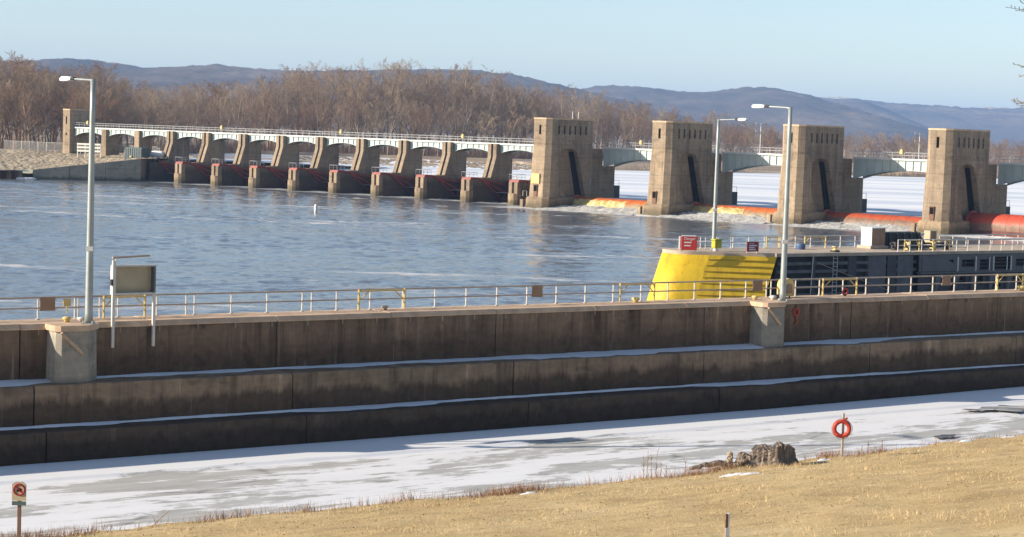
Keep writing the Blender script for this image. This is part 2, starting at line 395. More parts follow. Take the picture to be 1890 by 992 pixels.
nt.links.new(ramp(nt, noise(nt, v if False else pos_map(nt), 0.02, 5, 0.6), [(0.3, (0.42, 0.33, 0.21)), (0.7, (0.60, 0.50, 0.36))]), p.inputs['Base Color']); setin(p, Roughness=1.0)

# stump wood
mt, nt, p = new_mat('stump_wood'); M['stump'] = mt
v = pos_map(nt, (1, 1, 0.12))
a = noise(nt, v, 7.0, 6, 0.7, 0.3)
nt.links.new(ramp(nt, a, [(0.3, (0.05, 0.038, 0.028)), (0.5, (0.21, 0.16, 0.12)), (0.7, (0.40, 0.33, 0.27))]), p.inputs['Base Color'])
setin(p, Roughness=0.95); nt.links.new(bump(nt, a, 0.9, 0.08), p.inputs['Normal'])

# ------------------------------------------------------------------ mesh builder
class MB:
    def __init__(s):
        s.v = []; s.f = []
    def add(s, vs, fs):
        o = len(s.v)
        s.v += [tuple(q) for q in vs]
        s.f += [tuple(i + o for i in q) for q in fs]
        return s
    def box(s, x0, x1, y0, y1, z0, z1):
        vs = [(x, y, z) for z in (z0, z1) for y in (y0, y1) for x in (x0, x1)]
        return s.add(vs, [(0, 2, 3, 1), (4, 5, 7, 6), (0, 1, 5, 4), (2, 6, 7, 3), (0, 4, 6, 2), (1, 3, 7, 5)])
    def prism(s, poly, axis, a0, a1):
        def mk(p, a):
            return (a, p[0], p[1]) if axis == 'x' else ((p[0], a, p[1]) if axis == 'y' else (p[0], p[1], a))
        n = len(poly)
        vs = [mk(p, a0) for p in poly] + [mk(p, a1) for p in poly]
        return s.add(vs, [tuple(range(n - 1, -1, -1)), tuple(range(n, 2 * n))] + [(i, (i + 1) % n, (i + 1) % n + n, i + n) for i in range(n)])
    def loft(s, secs):
        n = len(secs[0]); vs = [p for sc in secs for p in sc]; fs = []
        for k in range(len(secs) - 1):
            o = k * n
            fs += [(o + i, o + (i + 1) % n, o + n + (i + 1) % n, o + n + i) for i in range(n)]
        fs += [tuple(range(n - 1, -1, -1)), tuple(range((len(secs) - 1) * n, len(secs) * n))]
        return s.add(vs, fs)
    def tube(s, p0, p1, r0, r1=None, n=6):
        r1 = r0 if r1 is None else r1
        p0 = Vector(p0); p1 = Vector(p1); d = (p1 - p0)
        if d.length < 1e-6: return s
        d.normalize()
        a = d.orthogonal().normalized(); b = d.cross(a)
        ring = lambda p, r: [p + (a * math.cos(t) + b * math.sin(t)) * r for t in (2 * math.pi * (i + 0.5) / n for i in range(n))]
        return s.loft([ring(p0, r0), ring(p1, r1)])
    def path(s, pts, r, n=6):
        rs = r if isinstance(r, (list, tuple)) else [r] * len(pts)
        for i in range(len(pts) - 1):
            s.tube(pts[i], pts[i + 1], rs[i], rs[i + 1], n)
        return s
    def torus(s, c, ax, R, r, n=24, k=8):
        c = Vector(c); ax = Vector(ax).normalized(); a = ax.orthogonal().normalized(); b = ax.cross(a)
        vs = []
        for i in range(n):
            t = 2 * math.pi * i / n; d = a * math.cos(t) + b * math.sin(t)
            for j in range(k):
                u = 2 * math.pi * j / k
                vs.append(c + d * (R + r * math.cos(u)) + ax * (r * math.sin(u)))
        fs = [(i * k + j, ((i + 1) % n) * k + j, ((i + 1) % n) * k + (j + 1) % k, i * k + (j + 1) % k) for i in range(n) for j in range(k)]
        return s.add(vs, fs)
    def lathe(s, c, prof, n=12):
        c = Vector(c)
        return s.loft([[c + Vector((r * math.cos(2 * math.pi * i / n), r * math.sin(2 * math.pi * i / n), z)) for i in range(n)] for r, z in prof])
    def panel(s, u0, u1, z0, z1, holes, fn):
        """wall panel with rectangular openings; fn(a0,a1,b0,b1) adds one solid piece"""
        us = sorted({u0, u1, *[h[0] for h in holes], *[h[1] for h in holes]})
        zs = sorted({z0, z1, *[h[2] for h in holes], *[h[3] for h in holes]})
        for zi in range(len(zs) - 1):
            run = None
            for ui in range(len(us) - 1):
                cu, cz = (us[ui] + us[ui + 1]) / 2, (zs[zi] + zs[zi + 1]) / 2
                hole = any(h[0] < cu < h[1] and h[2] < cz < h[3] for h in holes)
                if hole:
                    if run is not None: fn(run, us[ui], zs[zi], zs[zi + 1]); run = None
                elif run is None: run = us[ui]
            if run is not None: fn(run, us[-1], zs[zi], zs[zi + 1])
        return s
    def mesh(s, name, smooth=False, bevel=0.0):
        me = bpy.data.meshes.new(name)
        me.from_pydata(s.v, [], s.f)
        bm = bmesh.new(); bm.from_mesh(me)
        bmesh.ops.recalc_face_normals(bm, faces=bm.faces)
        if bevel:
            bmesh.ops.bevel(bm, geom=[e for e in bm.edges if e.calc_face_angle(0) > 0.5], offset=bevel, segments=1, affect='EDGES')
        bm.to_mesh(me); bm.free()
        if smooth:
            for q in me.polygons: q.use_smooth = True
        return me
    def build(s, name, mt, parent=None, smooth=False, bevel=0.0):
        return obj(name, s.mesh(name, smooth, bevel), mt, parent)

def obj(name, me, mt, parent=None, loc=None):
    o = bpy.data.objects.new(name, me)
    COL.objects.link(o)
    if mt is not None:
        me.materials.clear(); me.materials.append(M[mt] if isinstance(mt, str) else mt)
    if parent is not None: o.parent = parent
    if loc is not None: o.location = loc
    return o
def tag(o, label=None, cat=None, group=None, kind=None):
    if label: o['label'] = label
    if cat: o['category'] = cat
    if group: o['group'] = group
    if kind: o['kind'] = kind
    return o
def thing(name, label, cat, loc=(0, 0, 0), rz=0.0, group=None):
    o = bpy.data.objects.new(name, None)
    o.empty_display_size = 0.3
    COL.objects.link(o)
    o.location = loc; o.rotation_euler = (0, 0, rz)
    return tag(o, label, cat, group)
def copy_tree(o, parent=None):
    c = o.copy(); COL.objects.link(c)
    if parent is not None: c.parent = parent
    for ch in list(o.children): copy_tree(ch, c)
    return c
def np_mesh(name, V, Fq, smooth=False):
    me = bpy.data.meshes.new(name)
    V = np.asarray(V, np.float32); Fq = np.asarray(Fq, np.int32)
    k = Fq.shape[1]
    me.vertices.add(len(V)); me.vertices.foreach_set('co', V.ravel())
    me.loops.add(Fq.size); me.loops.foreach_set('vertex_index', Fq.ravel())
    me.polygons.add(len(Fq)); me.polygons.foreach_set('loop_start', np.arange(0, Fq.size, k, dtype=np.int32))
    if smooth: me.polygons.foreach_set('use_smooth', np.ones(len(Fq), bool))
    me.update(calc_edges=True); me.validate()
    return me
def grid_faces(nx, ny):
    i = np.arange(nx - 1)[:, None]; j = np.arange(ny - 1)[None, :]
    a = i * ny + j
    return np.stack([a, a + ny, a + ny + 1, a + 1], -1).reshape(-1, 4)
def vnoise(x, y, seed=0):
    """smooth value noise, numpy"""
    r = np.random.default_rng(seed).random((256, 256))
    xi = np.floor(x).astype(int); yi = np.floor(y).astype(int); fx = x - xi; fy = y - yi
    fx = fx * fx * (3 - 2 * fx); fy = fy * fy * (3 - 2 * fy)
    g = lambda a, b: r[a % 256, b % 256]
    return (g(xi, yi) * (1 - fx) + g(xi + 1, yi) * fx) * (1 - fy) + (g(xi, yi + 1) * (1 - fx) + g(xi + 1, yi + 1) * fx) * fy
def fbm(x, y, seed=0, oct=4):
    t = 0; a = 0.5
    for o in range(oct):
        t = t + a * vnoise(x * 2 ** o, y * 2 ** o, seed + o); a *= 0.5
    return t

# ------------------------------------------------------------------ frames of reference
W0 = Vector((-23.7, 94.7, 0)); WD = Vector((math.cos(WALL_ANG), math.sin(WALL_ANG), 0)); WN = Vector((-WD.y, WD.x, 0))
def W(u, v, z=0.0): return W0 + WD * u + WN * v + Vector((0, 0, z))
D0 = Vector((1.8, 419.7, 0)); DE = Vector((math.cos(DAM_ANG), math.sin(DAM_ANG), 0)); DV = Vector((-DE.y, DE.x, 0))
def DM(s, t, z=0.0): return D0 + DE * s + DV * t + Vector((0, 0, z))
WT, L1, L2 = 6.04, 3.35, 1.40        # wall top and its two ledges above the ice
POOL = 2.0
DECK = 12.7

# ================================================================== SETTING
# near bank of dry lawn
BX = np.array([-90, -40, -16.6, -14.8, -11.3, -6.6, -3.3, 0.3, 4.1, 8.1, 11.6, 14.3, 19.2, 22.4, 28.0, 45, 120.0])
BY = np.array([30, 57, 74.6, 76.2, 78.9, 82.3, 84.8, 87.1, 89.7, 92.9, 96.0, 98.2, 102.3, 105.2, 110.0, 122, 172.0])
def bank_edge(x): return np.interp(x, BX, BY)
def bank_z(x, y):
    dd = bank_edge(x) - y + (fbm(np.asarray(x) * 0.5, np.asarray(y) * 0.5, 5, 3) - 0.45) * 1.6
    lip = np.clip((dd + 1.0) / 1.6, 0, 1); lip = lip * lip * (3 - 2 * lip)
    return -0.35 + lip * 0.75 + np.clip(dd, 0, 200) * 0.10 + (fbm(np.asarray(x) * 0.8, np.asarray(y) * 0.8, 9, 4) - 0.45) * 0.22 * lip
xs = np.linspace(-90, 120, 360); tt = np.concatenate([np.linspace(-2.5, 8, 60), np.linspace(8.3, 30, 60), np.linspace(31, 190, 50)])
gx = np.repeat(xs[:, None], len(tt), 1); gy = bank_edge(gx) - tt[None, :]
gz = bank_z(gx, gy)
o = obj('grass_bank', np_mesh('grass_bank', np.stack([gx, gy, gz], -1).reshape(-1, 3), grid_faces(len(xs), len(tt))[:, ::-1], True), 'lawn')
tag(o, kind='structure')

# channel ice in the wall frame
us = np.linspace(-90, 150, 300); vs_ = np.concatenate([np.linspace(-3.3, -14, 70), np.linspace(-14.4, -60, 70)])
gu = np.repeat(us[:, None], len(vs_), 1); gv = np.repeat(vs_[None, :], len(us), 0)
rz = 0.02 * fbm(gu * 0.3, gv * 0.9, 21, 4)
ridge_v = -7.6 - 0.25 * np.sin(gu * 0.07) - 0.5 * (fbm(gu * 0.08, gu * 0 + 3, 4, 3) - 0.45)
rz += 0.13 * np.exp(-((gv - ridge_v) / 0.22) ** 2) * (0.4 + fbm(gu * 0.25, gv * 0, 8, 3))
rz += np.clip((gu - 45) / 40, 0, 1) * 0.38 * np.exp(-((gv + 3.2) / 3.0) ** 2)
gX = W0.x + WD.x * gu + WN.x * gv; gY = W0.y + WD.y * gu + WN.y * gv
o = obj('channel_ice', np_mesh('channel_ice', np.stack([gX, gY, rz], -1).reshape(-1, 3), grid_faces(len(us), len(vs_))[:, ::-1], True), 'ice')
tag(o, kind='structure')
# open leads in the ice
def patch(name, pts, z, mt):
    ctr = sum((Vector(q) for q in pts), Vector((0, 0))) / len(pts)
    mb = MB(); ring = []
    n = len(pts)
    for i in range(n):
        a, b = Vector(pts[i]), Vector(pts[(i + 1) % n])
        for k in range(4):
            q = a.lerp(b, k / 4); j = 0.12
            ring.append((q.x + rng.uniform(-j, j) * 2, q.y + rng.uniform(-j, j), z))
    mb.add(ring, [tuple(range(len(ring)))])
    o = mb.build(name, mt); tag(o, kind='structure'); return o
lead = [at_z(x, y, 0.1) for x, y in [(1128, 473), (1150, 474), (1152, 471), (1172, 469), (1200, 471), (1240, 473), (1240, 477), (1200, 475.5), (1190, 478), (1165, 474.5), (1150, 476), (1130, 475)]]
patch('open_water_lead', [(q.x, q.y) for q in lead], 0.14, 'water')
lead = [at_z(x, y, 0.1) for x, y in [(1089, 507.5), (1102, 504), (1118, 503), (1128, 504), (1116, 506.5), (1104, 507.5)]]
patch('open_water_lead', [(q.x, q.y) for q in lead], 0.12, 'water')

# river between the lock wall and the dam: a wavy surface in view, a flat sheet beyond
mb = MB()
q = [W(-600, 1.0), W(200, 1.0), DM(200, 16), DM(-135, 16), Vector((-900, 560, 0))]
mb.add([(a.x, a.y, -0.45) for a in q], [(0, 1, 2, 3, 4)])
o = mb.build('river_water', 'water'); tag(o, kind='structure')
ys = [100.0]
while ys[-1] < 545: ys.append(ys[-1] + 0.42 + (ys[-1] - 100) * 0.0016)
ys = np.array(ys); nxw = 560; fx = np.linspace(-0.34, 0.34, nxw)
gy = np.repeat(ys[None, :], nxw, 0); gx = fx[:, None] * gy
ca, sa = math.cos(0.14), math.sin(0.14)
wx, wy = gx * ca + gy * sa, -gx * sa + gy * ca
amp = 0.35 + 0.9 * np.clip((fbm(wx * 0.012, wy * 0.03, 71, 4) - 0.25) * 2.2, 0, 1)
wz = (fbm(wx * 0.42, wy * 0.55, 81, 3) - 0.44) * 0.50 * amp + (fbm(wx * 1.1, wy * 1.2, 91, 2) - 0.37) * 0.15
u_ = (gx - W0.x) * WD.x + (gy - W0.y) * WD.y; v_ = (gx - W0.x) * WN.x + (gy - W0.y) * WN.y
t_ = (gx - D0.x) * DV.x + (gy - D0.y) * DV.y
Vr = np.stack([gx, gy, wz - 0.06], -1).reshape(-1, 3); Fr = grid_faces(nxw, len(ys))
ok = ((v_ > 0.8) & (t_ < 15.8)).reshape(-1)
Fr = Fr[ok[Fr].all(1)]
o = obj('river_surface', np_mesh('river_surface', Vr, Fr, True), 'water'); tag(o, kind='structure')
# frozen pool above the dam
mb = MB()
q = [DM(-118, 15.5), DM(300, 15.5), Vector((900, 900, 0)), Vector((600, 1100, 0)), Vector((-400, 1100, 0)), Vector((-300, 640, 0))]
mb.add([(a.x, a.y, POOL) for a in q], [tuple(range(6))])
o = mb.build('pool_ice', 'pool'); tag(o, kind='structure')
# far shore and floodplain out to the hills
SX = np.array([-9300, -600, -330, -180, -120, -60, -2, 12, 42, 93, 150, 209, 500, 1500, 9300.0])
SY = np.array([640, 640, 660, 800, 850, 860, 840, 742, 751, 784, 806, 843, 900, 900, 900.0])
xs = np.sort(np.concatenate([np.linspace(-420, 420, 300), np.linspace(-9300, -430, 30), np.linspace(430, 9300, 30)]))
dd = np.concatenate([[0, 1.5, 4, 9, 18, 30], np.geomspace(50, 14500, 28)])
gx = np.repeat(xs[:, None], len(dd), 1); gy = np.interp(gx, SX, SY) + dd[None, :] + 6 * (fbm(gx * 0.02, gx * 0, 2, 3) - 0.5)
gz = POOL - 0.6 + 1.6 * np.clip(dd[None, :] / 9, 0, 1) + 0.6 * (fbm(gx * 0.05, gy * 0.05, 31, 3) - 0.4) * np.clip(dd[None, :] / 9, 0, 1)
o = obj('far_shore_ground', np_mesh('far_shore_ground', np.stack([gx, gy, gz], -1).reshape(-1, 3), grid_faces(len(xs), len(dd)), True), 'plain')
tag(o, kind='structure')

# wooded hills far behind
def hill(name, prof, Y, foot, back, seed, dens=1.0):
    px = np.array([a for a, b in prof], float); py = np.array([b for a, b in prof], float)
    pts = [at_y(a, b, Y) for a, b in prof]
    X = np.array([q.x for q in pts]); Zc = np.array([q.z for q in pts])
    nx = int((X[-1] - X[0]) / (20 / dens)); xs = np.linspace(X[0], X[-1], nx)
    tj = np.concatenate([np.linspace(-1, 0, 60), np.linspace(0.06, 1, 14)])
    gx = np.repeat(xs[:, None], len(tj), 1); gt = np.repeat(tj[None, :], nx, 0)
    crest = np.interp(gx, X, Zc)
    gul = fbm(gx / 640.0, gt * 1.2 + 5, seed, 4) - 0.47
    gyy = Y + np.where(gt < 0, gt * foot, gt * back) + gul * 900 * np.clip(1 - np.abs(gt + 0.3), 0, 1)
    sh = np.where(gt < 0, 1 - np.abs(gt) ** 1.5, 1 - 0.6 * gt ** 2)
    gz = 2.0 + (crest - 2) * np.clip(sh, 0, 1) + (gul * 60 + (0.25 - np.abs(fbm(gx / 420.0, gt * 0.9 + 9, seed + 7, 4) - 0.47)) * 55) * np.sin(np.clip(-gt, 0, 1) * math.pi)
    gz += NR.uniform(-1, 1, gz.shape) * 5.0 * np.clip(1.25 - np.abs(gt), 0.2, 1) + (fbm(gx / 55, gyy / 55, seed + 3, 2) - 0.4) * 13
    o = obj(name, np_mesh(name, np.stack([gx, gyy, gz], -1).reshape(-1, 3), grid_faces(nx, len(tj)), False), 'hill')
    return tag(o, kind='structure')
hill('wooded_hill', [(-260, 74), (-60, 72), (60, 68), (110, 66), (140, 70), (180, 77), (210, 76), (240, 73.5), (270, 73), (300, 77), (340, 79), (400, 78), (500, 77), (560, 79), (600, 83), (640, 92), (680, 101), (730, 114), (800, 135), (860, 155)], 5400, 1500, 1100, 101)
hill('wooded_hill', [(560, 120), (640, 108), (690, 98), (720, 95), (760, 97), (790, 102), (830, 103), (860, 98), (885, 97), (905, 99), (940, 108), (975, 118), (1000, 127), (1040, 141), (1080, 158), (1120, 172)], 6800, 1300, 1400, 113)
hill('wooded_hill', [(900, 122), (950, 117), (985, 113), (1010, 111), (1030, 118), (1060, 134), (1090, 150), (1120, 168)], 7900, 800, 1100, 127)
hill('wooded_hill', [(820, 118), (900, 112), (960, 109), (1000, 111), (1050, 116), (1100, 119), (1150, 122), (1180, 122), (1210, 119), (1260, 116), (1340, 122), (1450, 126)], 9500, 1700, 1400, 139)
# pale fields on the plateau edge
for k, (x0, x1, y0, y1) in enumerate([(952, 1003, 108.5, 111), (1132, 1192, 120.5, 124)]):
    a, b = at_y(x0, y1 - 1.5, 9405), at_y(x1, y1 - 1.5, 9405)
    mb = MB()
    n = 14; top = []; bot = []
    for i in range(n + 1):
        t = i / n; c = a.lerp(b, t); h = (y1 - y0) * 9450 / F_PX * (0.7 + 0.5 * rng.random()) * math.sin(math.pi * (0.08 + 0.84 * t)) ** 0.5
        bot.append((c.x, c.y - 60, c.z - 2)); top.append((c.x, c.y + 90, c.z + h))
    vs2 = bot + top; mb.add(vs2, [(i, i + 1, n + 2 + i, n + 1 + i) for i in range(n)])
    tag(mb.build('plateau_field', 'field'), kind='structure')

# left embankment: riprap slope, crest
ew = [Vector((-300, 470, 0)), Vector((-124, 492, 0)), Vector((-117, 499, 0)), Vector((-92.5, 508, 0)), Vector((-88.8, 512.5, 0))]
ecr = [Vector((-300, 560, 6.0)), Vector((-140, 562, 6.0)), Vector((-125, 556, 6.0)), Vector((-92, 540, 6.0)), Vector((-82, 530, 6.0))]
low = [2.0, 2.0, 2.3, 5.55, 5.7]
mb = MB(); nb = 24; rows = []
ii = []
for k in range(len(ew) - 1):
    for q in range(14): ii.append(k + q / 14)
ii.append(len(ew) - 1)
V = []; 
for t in ii:
    k = min(int(t), len(ew) - 2); f = t - k
    a = ew[k].lerp(ew[k + 1], f); a.z = low[k] * (1 - f) + low[k + 1] * f + 0.05
    b = ecr[k].lerp(ecr[k + 1], f)
    for j in range(nb + 1):
        q = a.lerp(b, j / nb)
        jit = 0.25 if 0 < j < nb else 0
        V.append((q.x + rng.uniform(-jit, jit), q.y + rng.uniform(-jit, jit), q.z + rng.uniform(-jit, jit) * 0.9))
    c = b + Vector((40, 130, -2.5)); V.append((c.x, c.y, c.z))
Fq = grid_faces(len(ii), nb + 2)[:, ::-1]
o = obj('riprap_embankment', np_mesh('riprap_embankment', V, Fq), 'riprap'); tag(o, kind='structure')

# ================================================================== NEAR LOCK WALL
SEAM = [1.0 + 13.72 * k for k in range(-5, 10)]
def wthing(name, label, cat, u, v, z, group=None): return thing(name, label, cat, W(u, v, z), WALL_ANG, group)
wall = wthing('lock_guide_wall', 'long stepped concrete lock wall with snowy ledges across the foreground', 'wall', 0, 0, 0)
core = MB(); core.box(SEAM[0], SEAM[-1], 0.10, 2.1, -1.5, WT - 0.1).box(SEAM[0], SEAM[-1], -1.65, 0.10, -1.5, L1 - 0.1).box(SEAM[0], SEAM[-1], -3.1, -1.65, -1.5, L2 - 0.1)
core.build('joint_core', 'joint', wall)
def chipped_block(y0, y1, zt, seed, name='wall_block'):
    """one monolith between two joints, its front top edge worn and chipped"""
    r = random.Random(seed); secs = []; n = 90; c = 0.03
    for i in range(n + 1):
        x = 0.03 + 13.66 * i / n
        if r.random() < 0.10: c = r.choice((0.03, 0.05, 0.09, 0.16, 0.24)) * r.uniform(0.6, 1.2)
        c = c * 0.8 + 0.03 * 0.2; e = c * r.uniform(0.8, 1.2)
        if i in (0, n): e = max(e, 0.07)
        b = 0.012 * math.sin(i * 0.31 + seed) + r.uniform(-0.006, 0.006)
        secs.append([(x, y0 + b, -1.4), (x, y0 + b, zt - e * 1.3), (x, y0 + b + e * 0.5, zt - e * 0.35), (x, y0 + b + e * 1.2, zt), (x, y1, zt), (x, y1, -1.4)])
    return MB().loft(secs).mesh(name)
BL = [[chipped_block(a, b, z, 10 * q + k) for k in range(4)] for q, (a, b, z) in enumerate(((0, 2.2, WT - 0.18), (-1.75, -0.03, L1), (-3.2, -1.78, L2)))]
for k in range(len(SEAM) - 1):
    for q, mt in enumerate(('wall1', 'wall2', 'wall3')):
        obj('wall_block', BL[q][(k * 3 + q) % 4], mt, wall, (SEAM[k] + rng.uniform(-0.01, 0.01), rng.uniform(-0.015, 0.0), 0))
# coping: a broad bevelled strip in pieces
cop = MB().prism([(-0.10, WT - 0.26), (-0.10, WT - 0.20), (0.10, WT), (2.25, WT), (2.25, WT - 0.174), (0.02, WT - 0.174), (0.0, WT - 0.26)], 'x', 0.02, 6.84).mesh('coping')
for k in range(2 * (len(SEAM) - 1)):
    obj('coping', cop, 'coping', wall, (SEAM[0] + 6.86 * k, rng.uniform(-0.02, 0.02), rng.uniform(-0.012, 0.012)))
# snow lying on the ledges, in uneven drifts
def drift(name, v0, v1, z, seed, parent, gaps=0.35):
    us = np.linspace(SEAM[0], SEAM[-1], 520); w = fbm(us * 0.11, us * 0 + 1, seed, 4); w2 = fbm(us * 0.5, us * 0 + 1, seed + 9, 4)
    wd = np.clip((w - 0.34) * 3.0, 0.10, 1.0) * (0.35 + 1.1 * w2) + NR.uniform(-0.05, 0.05, len(us))
    wd = np.clip(wd, 0.04, 0.95)
    V = []; n = 5
    for i, u in enumerate(us):
        back = v1 - 0.006
        for j in range(n):
            t = j / (n - 1); vv = back + (v0 - back) * wd[i] * t
            V.append((u, vv, z + 0.006 + 0.10 * (1 - t) ** 0.6 * (0.5 + w2[i])))
    me = np_mesh(name, V, grid_faces(len(us), n)[:, ::-1], True)
    return obj(name, me, 'snow', parent)
drift('ledge_snow', -1.60, -0.02, L1, 41, wall)
drift('ledge_snow', -3.0, -1.78, L2, 57, wall)

# pilasters carrying the lamp posts
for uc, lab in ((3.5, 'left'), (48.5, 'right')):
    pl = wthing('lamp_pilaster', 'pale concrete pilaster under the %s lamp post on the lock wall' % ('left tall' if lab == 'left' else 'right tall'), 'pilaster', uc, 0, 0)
    sec = lambda z, e: [(-1.15 - e, -0.005, z), (-1.15 - e, -1.0 - e, z), (-0.95 - e, -1.25 - e, z), (0.35, -1.25 - e, z), (1.1 + e, -0.55, z), (1.1 + e, -0.005, z)]
    MB().loft([sec(L1 + 0.003, 0.05), sec(WT - 0.27, 0)]).build('shaft', 'pilaster', pl)
    MB().loft([sec(WT - 0.265, 0.12), sec(WT + 0.008, 0.12)]).build('cap_slab', 'coping', pl)
    MB().tube((-1.05, -1.40, WT - 0.30), (0.10, -1.33, WT - 1.35), 0.08, 0.08, 4).build('sun_streak_bar', 'coping', pl)  # tan bar put in for the diagonal streak of sunlight

# lamp posts
def lamp_post(label, base, height, arm_dir, arm_len, group):
    t = thing('lamp_post', label, 'lamp post', base, 0, group)
    MB().box(-0.28, 0.28, -0.28, 0.28, 0.0, 0.06).build('base_plate', 'lamp', t)
    for sx in (-1, 1):
        for sy in (-1, 1):
            MB().tube((sx * 0.21, sy * 0.21, 0.055), (sx * 0.21, sy * 0.21, 0.16), 0.03).build('anchor_bolt', 'galv', t)
    MB().lathe((0, 0, 0), [(0.20, 0.06), (0.19, 0.5), (0.13, height * 0.85), (0.12, height)], 8).build('pole', 'lamp', t, True)
    MB().box(-0.17, 0.17, -0.17, 0.17, height * 0.30, height * 0.30 + 0.22).build('hand_hole_box', 'galv', t)
    d = Vector(arm_dir).normalized()
    e = d * arm_len + Vector((0, 0, height + 0.02))
    MB().path([(0, 0, height - 0.12), d * 0.25 + Vector((0, 0, height - 0.05)), e], 0.05).build('arm', 'lamp', t)
    hd = MB(); px = Vector((-d.y, d.x, 0))
    c0, c1 = e - d * 0.1, e + d * 0.95
    sec = lambda c, w, h: [c + px * w + Vector((0, 0, -h)), c + px * w * 1.1, c + px * w * 0.6 + Vector((0, 0, h)), c - px * w * 0.6 + Vector((0, 0, h)), c - px * w * 1.1, c - px * w + Vector((0, 0, -h))]
    hd.loft([sec(c0, 0.10, 0.06), sec(c0 + d * 0.3, 0.20, 0.11), sec(c1 - d * 0.15, 0.22, 0.11), sec(c1, 0.14, 0.07)])
    h = hd.build('lamp_head', 'lampw', t)
    MB().tube(e - d * 0.45, e - d * 0.05, 0.085, 0.085, 8).build('slip_fitter', 'dark', t)
    return t
across = tuple(WN)
lamp_post('grey lamp post on the left pilaster, its arm pointing left', W(4.1, -0.75, WT + 0.01), 11.55, across, 2.5, 'tall lamp posts at the lock')
lamp_post('grey lamp post on the right pilaster, beside the yellow round-topped housing', W(49.2, -0.75, WT + 0.01), 11.7, across, 2.3, 'tall lamp posts at the lock')

# railings
def railing(label, name, Wf, u0, u1, v, z, step, h=1.05, skip=(), extra=(), rmat='railb', pmat='railw', rp=0.042, cat='railing', group=None):
    t = thing(name, label, cat, Wf(u0, v, z), WALL_ANG, group)
    post = MB().tube((0, 0, -0.02), (0, 0, h), rp, rp, 6).mesh('post')
    foot = MB().box(-0.09, 0.09, -0.07, 0.07, 0.0, 0.03).mesh('foot')
    stub = MB().box(-0.045, 0.045, -0.05, 0.05, -0.78, -0.26).mesh('stub')
    n = int((u1 - u0) / step)
    for k in range(n + 1):
        uu = k * step
        if any(a <= u0 + uu <= b for a, b in skip): continue
        pp = obj('post', post, pmat, t, (uu, rng.uniform(-0.01, 0.01), 0))
        obj('post_foot', foot, 'galv', pp, (0, 0, 0))
    for uu in extra:
        obj('post', post, pmat, t, (uu - u0, 0, 0))
    for zz, rr in ((h, 0.045), (h * 0.52, 0.04)):
        mb = MB(); last = 0.0
        L = u1 - u0
        mb.tube((0, 0, zz), (L, 0, zz), rr, rr, 6)
        mb.build('rail', rmat, t)
    return t
railing('long grey pipe railing along the top of the lock wall', 'pipe_railing', W, -60, 110, 1.95, WT, 2.09, 1.06, extra=(4.6, 5.9, 10.6, 17.9, 50.4))
# anchors of the old front posts under the coping
st = MB().box(-0.03, 0.03, -0.05, 0.0, -0.52, -0.26).mesh('rail_anchor')
for k in range(-6, 34):
    obj('rail_anchor', st, 'pilaster', wall, (3.98 + 2.09 * k, -0.004, WT))

def ladder_gate(label, u, v, z, w, Wf=W, mt='yellowp', h=1.06):
    t = thing('ladder_gate', label, 'gate', Wf(u, v, z), WALL_ANG, 'yellow ladder gates in the railings')
    for x in (0, w):
        MB().tube((x, 0, 0), (x, 0, h + 0.03), 0.06).build('gate_post', mt, t)
    MB().tube((0, 0, h - 0.05), (w, 0, h - 0.05), 0.045).build('bar', mt, t)
    MB().tube((0.05, 0, h * 0.5), (w * 0.22, 0, h - 0.08), 0.035).build('brace', mt, t)
    MB().tube((w - 0.05, 0, h * 0.5), (w * 0.78, 0, h - 0.08), 0.035).build('brace', mt, t)
    return t
ladder_gate('yellow ladder gate in the railing behind the framed board', 6.05, 1.78, WT, 2.2)
ladder_gate('yellow ladder gate in the railing left of the middle of the wall', 20.7, 1.78, WT, 2.9)
ladder_gate('yellow ladder gate in the railing just left of the yellow wall end', 38.6, 1.78, WT, 2.6)
ladder_gate('yellow ladder gate in the railing right of the round-topped housing', 55.1, 1.78, WT, 3.0)
ladder_gate('yellow ladder gate in the railing at the right edge', 71.6, 1.78, WT, 2.6)

# small boards fixed to the railing
for u, w, lab in ((3.15, 0.78, 'brown board on the railing left of the left lamp post'), (32.6, 0.75, 'brown board on the railing at the middle of the wall'), (49.55, 0.8, 'brown board on the railing left of the right lamp post'), (66.6, 0.8, 'brown board on the railing right of the yellow gate')):
    t = wthing('railing_board', lab, 'board', u, 1.86, WT)
    MB().box(-w / 2, w / 2, -0.03, 0.0, 0.42, 1.06).build('panel', 'brown', t, bevel=0.01)
    for x in (-w / 2 - 0.05, w / 2 + 0.05):
        MB().box(x - 0.04, x + 0.04, -0.025, 0.012, 0.95, 1.04).build('clamp', 'railw', t)
        MB().box(x - 0.04, x + 0.04, -0.025, 0.012, 0.45, 0.54).build('clamp', 'railw', t)
# yellow tag beside the left lamp
t = wthing('tag_plate', 'small yellow tag on the railing left of the left lamp', 'tag', 4.15, 1.86, WT)
MB().box(-0.2, 0.2, -0.03, 0, 0.62, 0.98).build('plate', 'yellowp', t); MB().tube((0, -0.015, 0.3), (0, -0.015, 0.62), 0.03).build('stem', 'yellowp', t)
